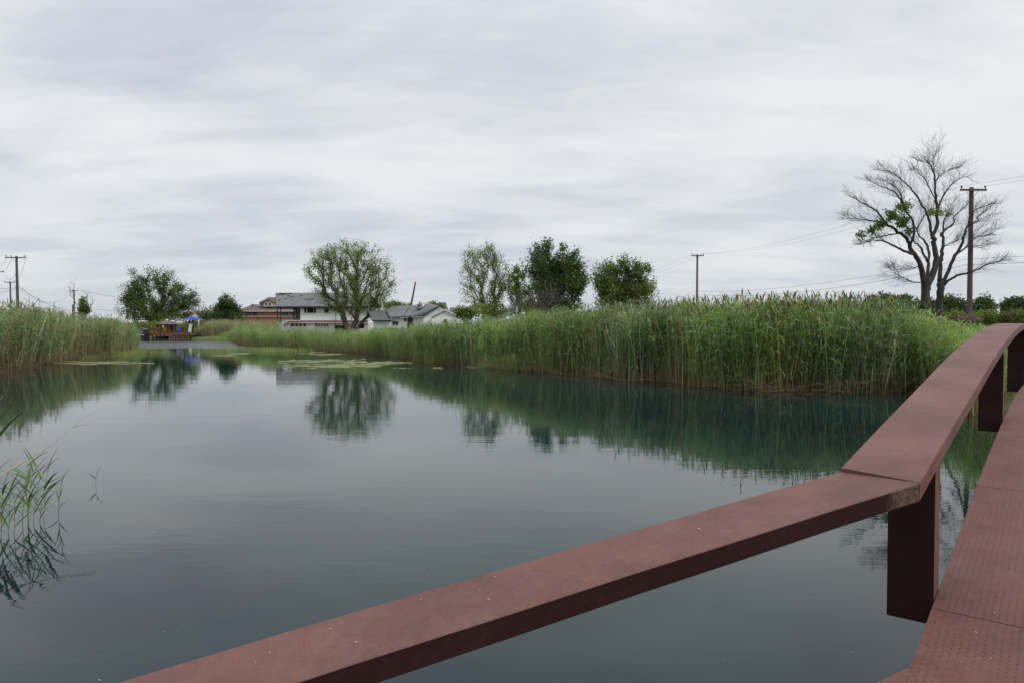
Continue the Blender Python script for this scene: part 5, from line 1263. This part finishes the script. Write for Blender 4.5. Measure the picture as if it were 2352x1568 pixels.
# the photo's seam crosses just before the first post
SS = [1.02, 3.46, 5.9, 8.34, 10.78, 13.2, 15.6, 18.0, 20.4]
for a, b in zip(SS[:-1], SS[1:]):
    k = 6; L_ = []; R_ = []
    for j in range(k + 1): s = a + .003 + (b - a - .006) * j / k; L_.append(dq(s, .078)); R_.append(dq(s, -WID))
    V = L_ + R_; n_ = k + 1; F = []
    V2 = V + [(x, y, z - .012) for x, y, z in V]
    for j in range(k): F += [(j, n_ + j, n_ + j + 1, j + 1), (2 * n_ + j, 2 * n_ + j + 1, 3 * n_ + j + 1, 3 * n_ + j), (j, j + 1, 2 * n_ + j + 1, 2 * n_ + j), (n_ + j, 3 * n_ + j, 3 * n_ + j + 1, n_ + j + 1)]
    F += [(0, 2 * n_, 3 * n_, n_), (k, n_ + k, 3 * n_ + k, 2 * n_ + k)]
    mesh_obj('deck_plate', V2, F, MT, BR)
# flared near plates
e1 = dq(1.014, .078); c1 = dq(.345, .078)
def nz(p): 
    r = Vector((p[0], p[1], 0)) - PJ; s = r.dot(UF); return zd(s)
far_near = Vector(c1) - UN * 5.0; n1 = (far_near.x, far_near.y); r1_ = dq(1.014, -WID)
def z3(x, y): return (x, y, nz((x, y)))
q0 = Vector(c1) - UN * .9
deck_plate([e1, c1, z3(*(Vector(c1) - UN * 2.2)[:2]), z3(*((Vector(c1) - UN * 2.2) - NN * 1.6)[:2]), r1_])
deck_plate([z3(*(Vector(c1) - UN * 2.206)[:2]), z3(*(Vector(c1) - UN * 6)[:2]), z3(*((Vector(c1) - UN * 6) - NN * 3.6)[:2]), z3(*(Vector(r1_) - UF * 3.2)[:2]), z3(*(Vector(r1_) - UF * .006)[:2]), z3(*((Vector(c1) - UN * 2.206) - NN * 1.6)[:2])])
# edge channels under the plates
def strip(ss, o, hgt=.22, w=.05, top=-.014):
    V = []; F = []
    for s in ss:
        for oo, dz in ((o, top), (o - w, top), (o - w, top - hgt), (o, top - hgt)): x, y, z = dq(s, oo); V.append((x, y, z + dz))
    for i in range(len(ss) - 1):
        for j in range(4): F.append((i * 4 + j, i * 4 + 4 + j, i * 4 + 4 + (j + 1) % 4, i * 4 + (j + 1) % 4))
    F += [(3, 2, 1, 0), tuple((len(ss) - 1) * 4 + j for j in range(4))]
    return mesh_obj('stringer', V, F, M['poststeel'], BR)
strip([.4 + .5 * i for i in range(41)], .070); strip([1.0 + .5 * i for i in range(39)], -WID + .05)
V0 = Vector(c1) - UN * .02
st2 = MB(); A_ = Vector(c1) + Vector((0, 0, -.014)); B_ = Vector(z3(*(Vector(c1) - UN * 6)[:2])) + Vector((0, 0, -.014)); st2.slab([A_ - NN * .01, B_ - NN * .01, B_ - NN * .06, A_ - NN * .06], (0, 0, -.22)); st2.build('stringer', M['poststeel'], BR)
# shell bits and grit dropped on rail and deck
gr = MB(); rs = np.random.default_rng(9)
def bit(p, s):
    a = rs.uniform(0, 3.14); d = Vector((math.cos(a), math.sin(a), 0)) * s; e = Vector((-math.sin(a), math.cos(a), 0)) * s * .6; c = Vector(p)
    gr.add([c - d, c + e, c + d, c - e, c + Vector((0, 0, s * .55))], [(0, 1, 4), (1, 2, 4), (2, 3, 4), (3, 0, 4), (3, 2, 1, 0)])
for _ in range(24): s = rs.uniform(.8, 9); bit(Vector(dq(s, rs.uniform(-1.2, .07))) + Vector((0, 0, .002)), rs.uniform(.004, .010))
for _ in range(9): s = rs.uniform(.1, 8); bit(wfar(s, rs.uniform(.02, .32), .002), rs.uniform(.003, .009))
for _ in range(9): s = rs.uniform(-3.4, -.1); bit(nfun(s, rs.uniform(.02, .32), .002), rs.uniform(.003, .007))
tag(gr.build('shell_bits', plain('pale_shell', (.42, .39, .33), (.3, .27, .22), .7, 30)), 'pale shell bits and grit scattered on rail and deck', kind='stuff')
# concrete abutment at the far end
AB = empty('abutment', dq(18.2, -WID / 2), 'dark stained concrete abutment under the far end of the footbridge', 'abutment')
def ab(s0, s1, oa, ob, z0, z1, name):
    P_ = [dpt_far(s, o) for s, o in ((s0, oa), (s1, oa), (s1, ob), (s0, ob))]; MB().slab([(p.x, p.y, z0) for p in P_], (0, 0, z1 - z0)).build(name, M['concrete'], AB)
ab(18.0, 19.2, -WID - .4, .45, -.8, zd(18.6) - .27, 'footing'); ab(18.6, 19.4, -WID - .3, .35, zd(18.6) - .27, zd(18.6) - .02, 'seat_block')

# ------------------------------------------------------------------ reeds growing in the near water at the left
LEAF = []
def leaf_mesh(k):
    rng = np.random.default_rng(200 + k); n = 7; v = []; f = []
    for i in range(n):
        t = i / (n - 1); w = .5 * .105 * (math.sin(min(1, t * 2.6 + .18) * math.pi / 2)) * (1 - t) ** .6; x = t; z = .10 * math.sin(t * 1.7) - (.10 + .12 * k / 3) * t * t
        v += [(x, -w, z + w * .3), (x, 0, z - w * .2), (x, w, z + w * .3)]
        if i: o = 3 * (i - 1); f += [(o, o + 3, o + 4, o + 1), (o + 1, o + 4, o + 5, o + 2)]
    me = bpy.data.meshes.new('leaf'); me.from_pydata(v, [], f); me.materials.append(M['near_leaf']); me.shade_smooth(); return me
M['near_leaf'] = plain('near_reed_leaf', (.13, .22, .065), (.080, .15, .05), .45, 6, stretch=(1, 1, 1))
M['near_leaf_dk'] = plain('withered_leaf', (.07, .06, .04), (.03, .03, .02), .7, 8)
M['near_stem'] = plain('near_reed_stem', (.17, .15, .06), (.09, .10, .04), .6, 9)
for k in range(4): LEAF.append(leaf_mesh(k))
def near_reed(label, foot, top, d0, nleaf, Lf, seed, curve=.03, spread=1.0, r=.0045, top_y=None):
    rng = np.random.default_rng(seed); a = gnd(*foot); b = at(top[0], top[1], a.y + rng.uniform(-.15, .15)); a.z = -.25
    t_ = empty('reed_plant', (a.x, a.y, 0), label, 'reed', 'reeds standing in the near water')
    mid = a.lerp(b, .5) + Vector((rng.normal(0, curve), rng.normal(0, curve), 0)); pts = []
    for i in range(9): s = i / 8; pts.append(a * (1 - s) ** 2 + mid * 2 * s * (1 - s) + b * s * s)
    MB().tube(pts, [r * (1.2 - .7 * i / 8) for i in range(9)], 6).build('stem', M['near_stem'], t_, smooth=True)
    az = rng.uniform(0, 6.28)
    for i in range(nleaf):
        s = .30 + .70 * (i + rng.uniform(0, .6)) / nleaf; s = min(s, 1); j = min(int(s * 8), 7); p = pts[j].lerp(pts[j + 1], s * 8 - j)
        if p.z < .03: continue
        az += math.pi + rng.normal(0, .5); el = rng.uniform(.55, 1.15) * (1 if i < nleaf - 1 else 1.15)
        # the blades fan mostly across the view, as reeds by open water lean to the light
        dv = Vector((math.cos(az) * spread, math.sin(az) * .6, 0)).normalized() * math.cos(el) + Vector((0, 0, math.sin(el)))
        X = dv.normalized(); Yv = Vector((0, 0, 1)).cross(X).normalized(); Yv = (Yv + Vector(rng.normal(0, .35, 3))).normalized(); Z = X.cross(Yv).normalized(); Yv = Z.cross(X)
        L_ = Lf * rng.uniform(.65, 1.15); Mx = Matrix.Translation(p) @ Matrix(((X.x, Yv.x, Z.x, 0), (X.y, Yv.y, Z.y, 0), (X.z, Yv.z, Z.z, 0), (0, 0, 0, 1))) @ Matrix.Scale(L_, 4)
        me = LEAF[rng.integers(4)]
        o = bpy.data.objects.new('leaf', me); COL.objects.link(o); o.parent = t_; o.matrix_parent_inverse = Matrix.Translation(-t_.location); o.matrix_basis = Mx
    return t_
NR = [((50, 1200), (62, 1060), 7, .36, 'tallest green reed in the near clump at the left, standing at its left side'),
      ((66, 1192), (78, 1075), 8, .40, 'upright green reed in the middle of the near left clump'),
      ((76, 1196), (95, 1085), 8, .38, 'green reed with leaves sweeping right in the near left clump'),
      ((88, 1195), (105, 1100), 7, .34, 'right hand reed of the near left clump'),
      ((70, 1205), (60, 1110), 6, .32, 'short reed at the front of the near left clump'),
      ((96, 1190), (110, 1075), 5, .30, 'slender reed with a thin top behind the near left clump'),
      ((133, 1180), (140, 1112), 6, .24, 'small separate reed just right of the near left clump'),
      ((14, 1225), (22, 1120), 8, .34, 'reed at the left edge below the long dry stalk'),
      ((2, 1232), (8, 1110), 8, .36, 'reed cut by the left edge beside the small edge reed'),
      ((28, 1222), (34, 1135), 6, .28, 'small reed between the left edge and the near clump'),
      ((-30, 1160), (-16, 985), 9, .55, 'tall reed outside the left edge with blades reaching into the picture')]
for i, (f, t, nl, lf, lb) in enumerate(NR): near_reed(lb, f, t, 0, nl + 1, lf * 1.15, 300 + i, r=.0032)
near_reed('tall reed with its tip cut by the left edge below the left bank', (-22, 1090), (-10, 925), 0, 7, .42, 330)
near_reed('tiny lone bent reed standing apart in open water', (211, 1113), (222, 1080), 0, 4, .20, 331, r=.003)
ds = empty('dry_stalk', at(-30, 1113, 8.3), 'long dry straw coloured reed stalk slanting over the near water', 'reed stalk')
pa, pb, pc = at(-60, 1128, 8.3), at(95, 1035, 9.6), at(218, 943, 11.0)
MB().tube([pa.lerp(pb, i / 6) for i in range(7)] + [pb.lerp(pc, i / 6) + Vector((0, 0, -.01 * math.sin(i))) for i in range(1, 7)], [.012 - .0008 * i for i in range(13)], 7).build('stem', M['straw'], ds, smooth=True)
for k_, (s, sc) in enumerate(((.55, .25), (.8, .18))):
    p = pb.lerp(pc, s); o = bpy.data.objects.new('leaf', LEAF[2].copy()); o.data.materials[0] = M['straw']; COL.objects.link(o); o.parent = ds; o.matrix_parent_inverse = Matrix.Translation(-ds.location)
    o.matrix_basis = Matrix.Translation(p) @ Matrix.Rotation(.3 + k_, 4, 'Z') @ Matrix.Rotation(-.2, 4, 'Y') @ Matrix.Scale(sc, 4)
for i, (A_, B_, lb) in enumerate([((60, 1497), (350, 1433), 'long pale straw floating low at the bottom left'), ((20, 1530), (235, 1500), 'faint floating straw under the long one'), ((40, 1392), (112, 1380), 'short straw floating near the left edge')]):
    a, b = gnd(*A_, .0005), gnd(*B_, .0005); m_ = a.lerp(b, .5) + Vector((.02, .05, 0))
    if 'sunk_straw' not in M: M['sunk_straw'] = plain('sunk_straw', (.17, .15, .11), (.09, .085, .07), .7, 12)
    tag(MB().tube([a, m_, b], [.0012, .0014, .0008], 5).build('floating_straw', M['sunk_straw']), lb, 'straw')
fs_ = MB()
for _ in range(420):
    Y = rs.uniform(3.2, 26); X = rs.uniform(-.7, .5) * Y
    if sdf(np.array([X]), np.array([Y]))[0] < .5: continue
    a = rs.uniform(0, 3.14); l = rs.uniform(.004, .015) * (1 + Y * .05); d = Vector((math.cos(a) * l, math.sin(a) * l, 0)); c = Vector((X, Y, .003)); e = Vector((-d.y, d.x, 0)) * rs.uniform(.1, .4)
    fs_.add([c - d, c + e, c + d, c - e], [(0, 3, 2, 1)])
tag(fs_.build('floating_specks', plain('pale_speck', (.34, .33, .26), (.15, .14, .1), .8, 9)), 'tiny leaves and specks floating on the open water', kind='stuff')
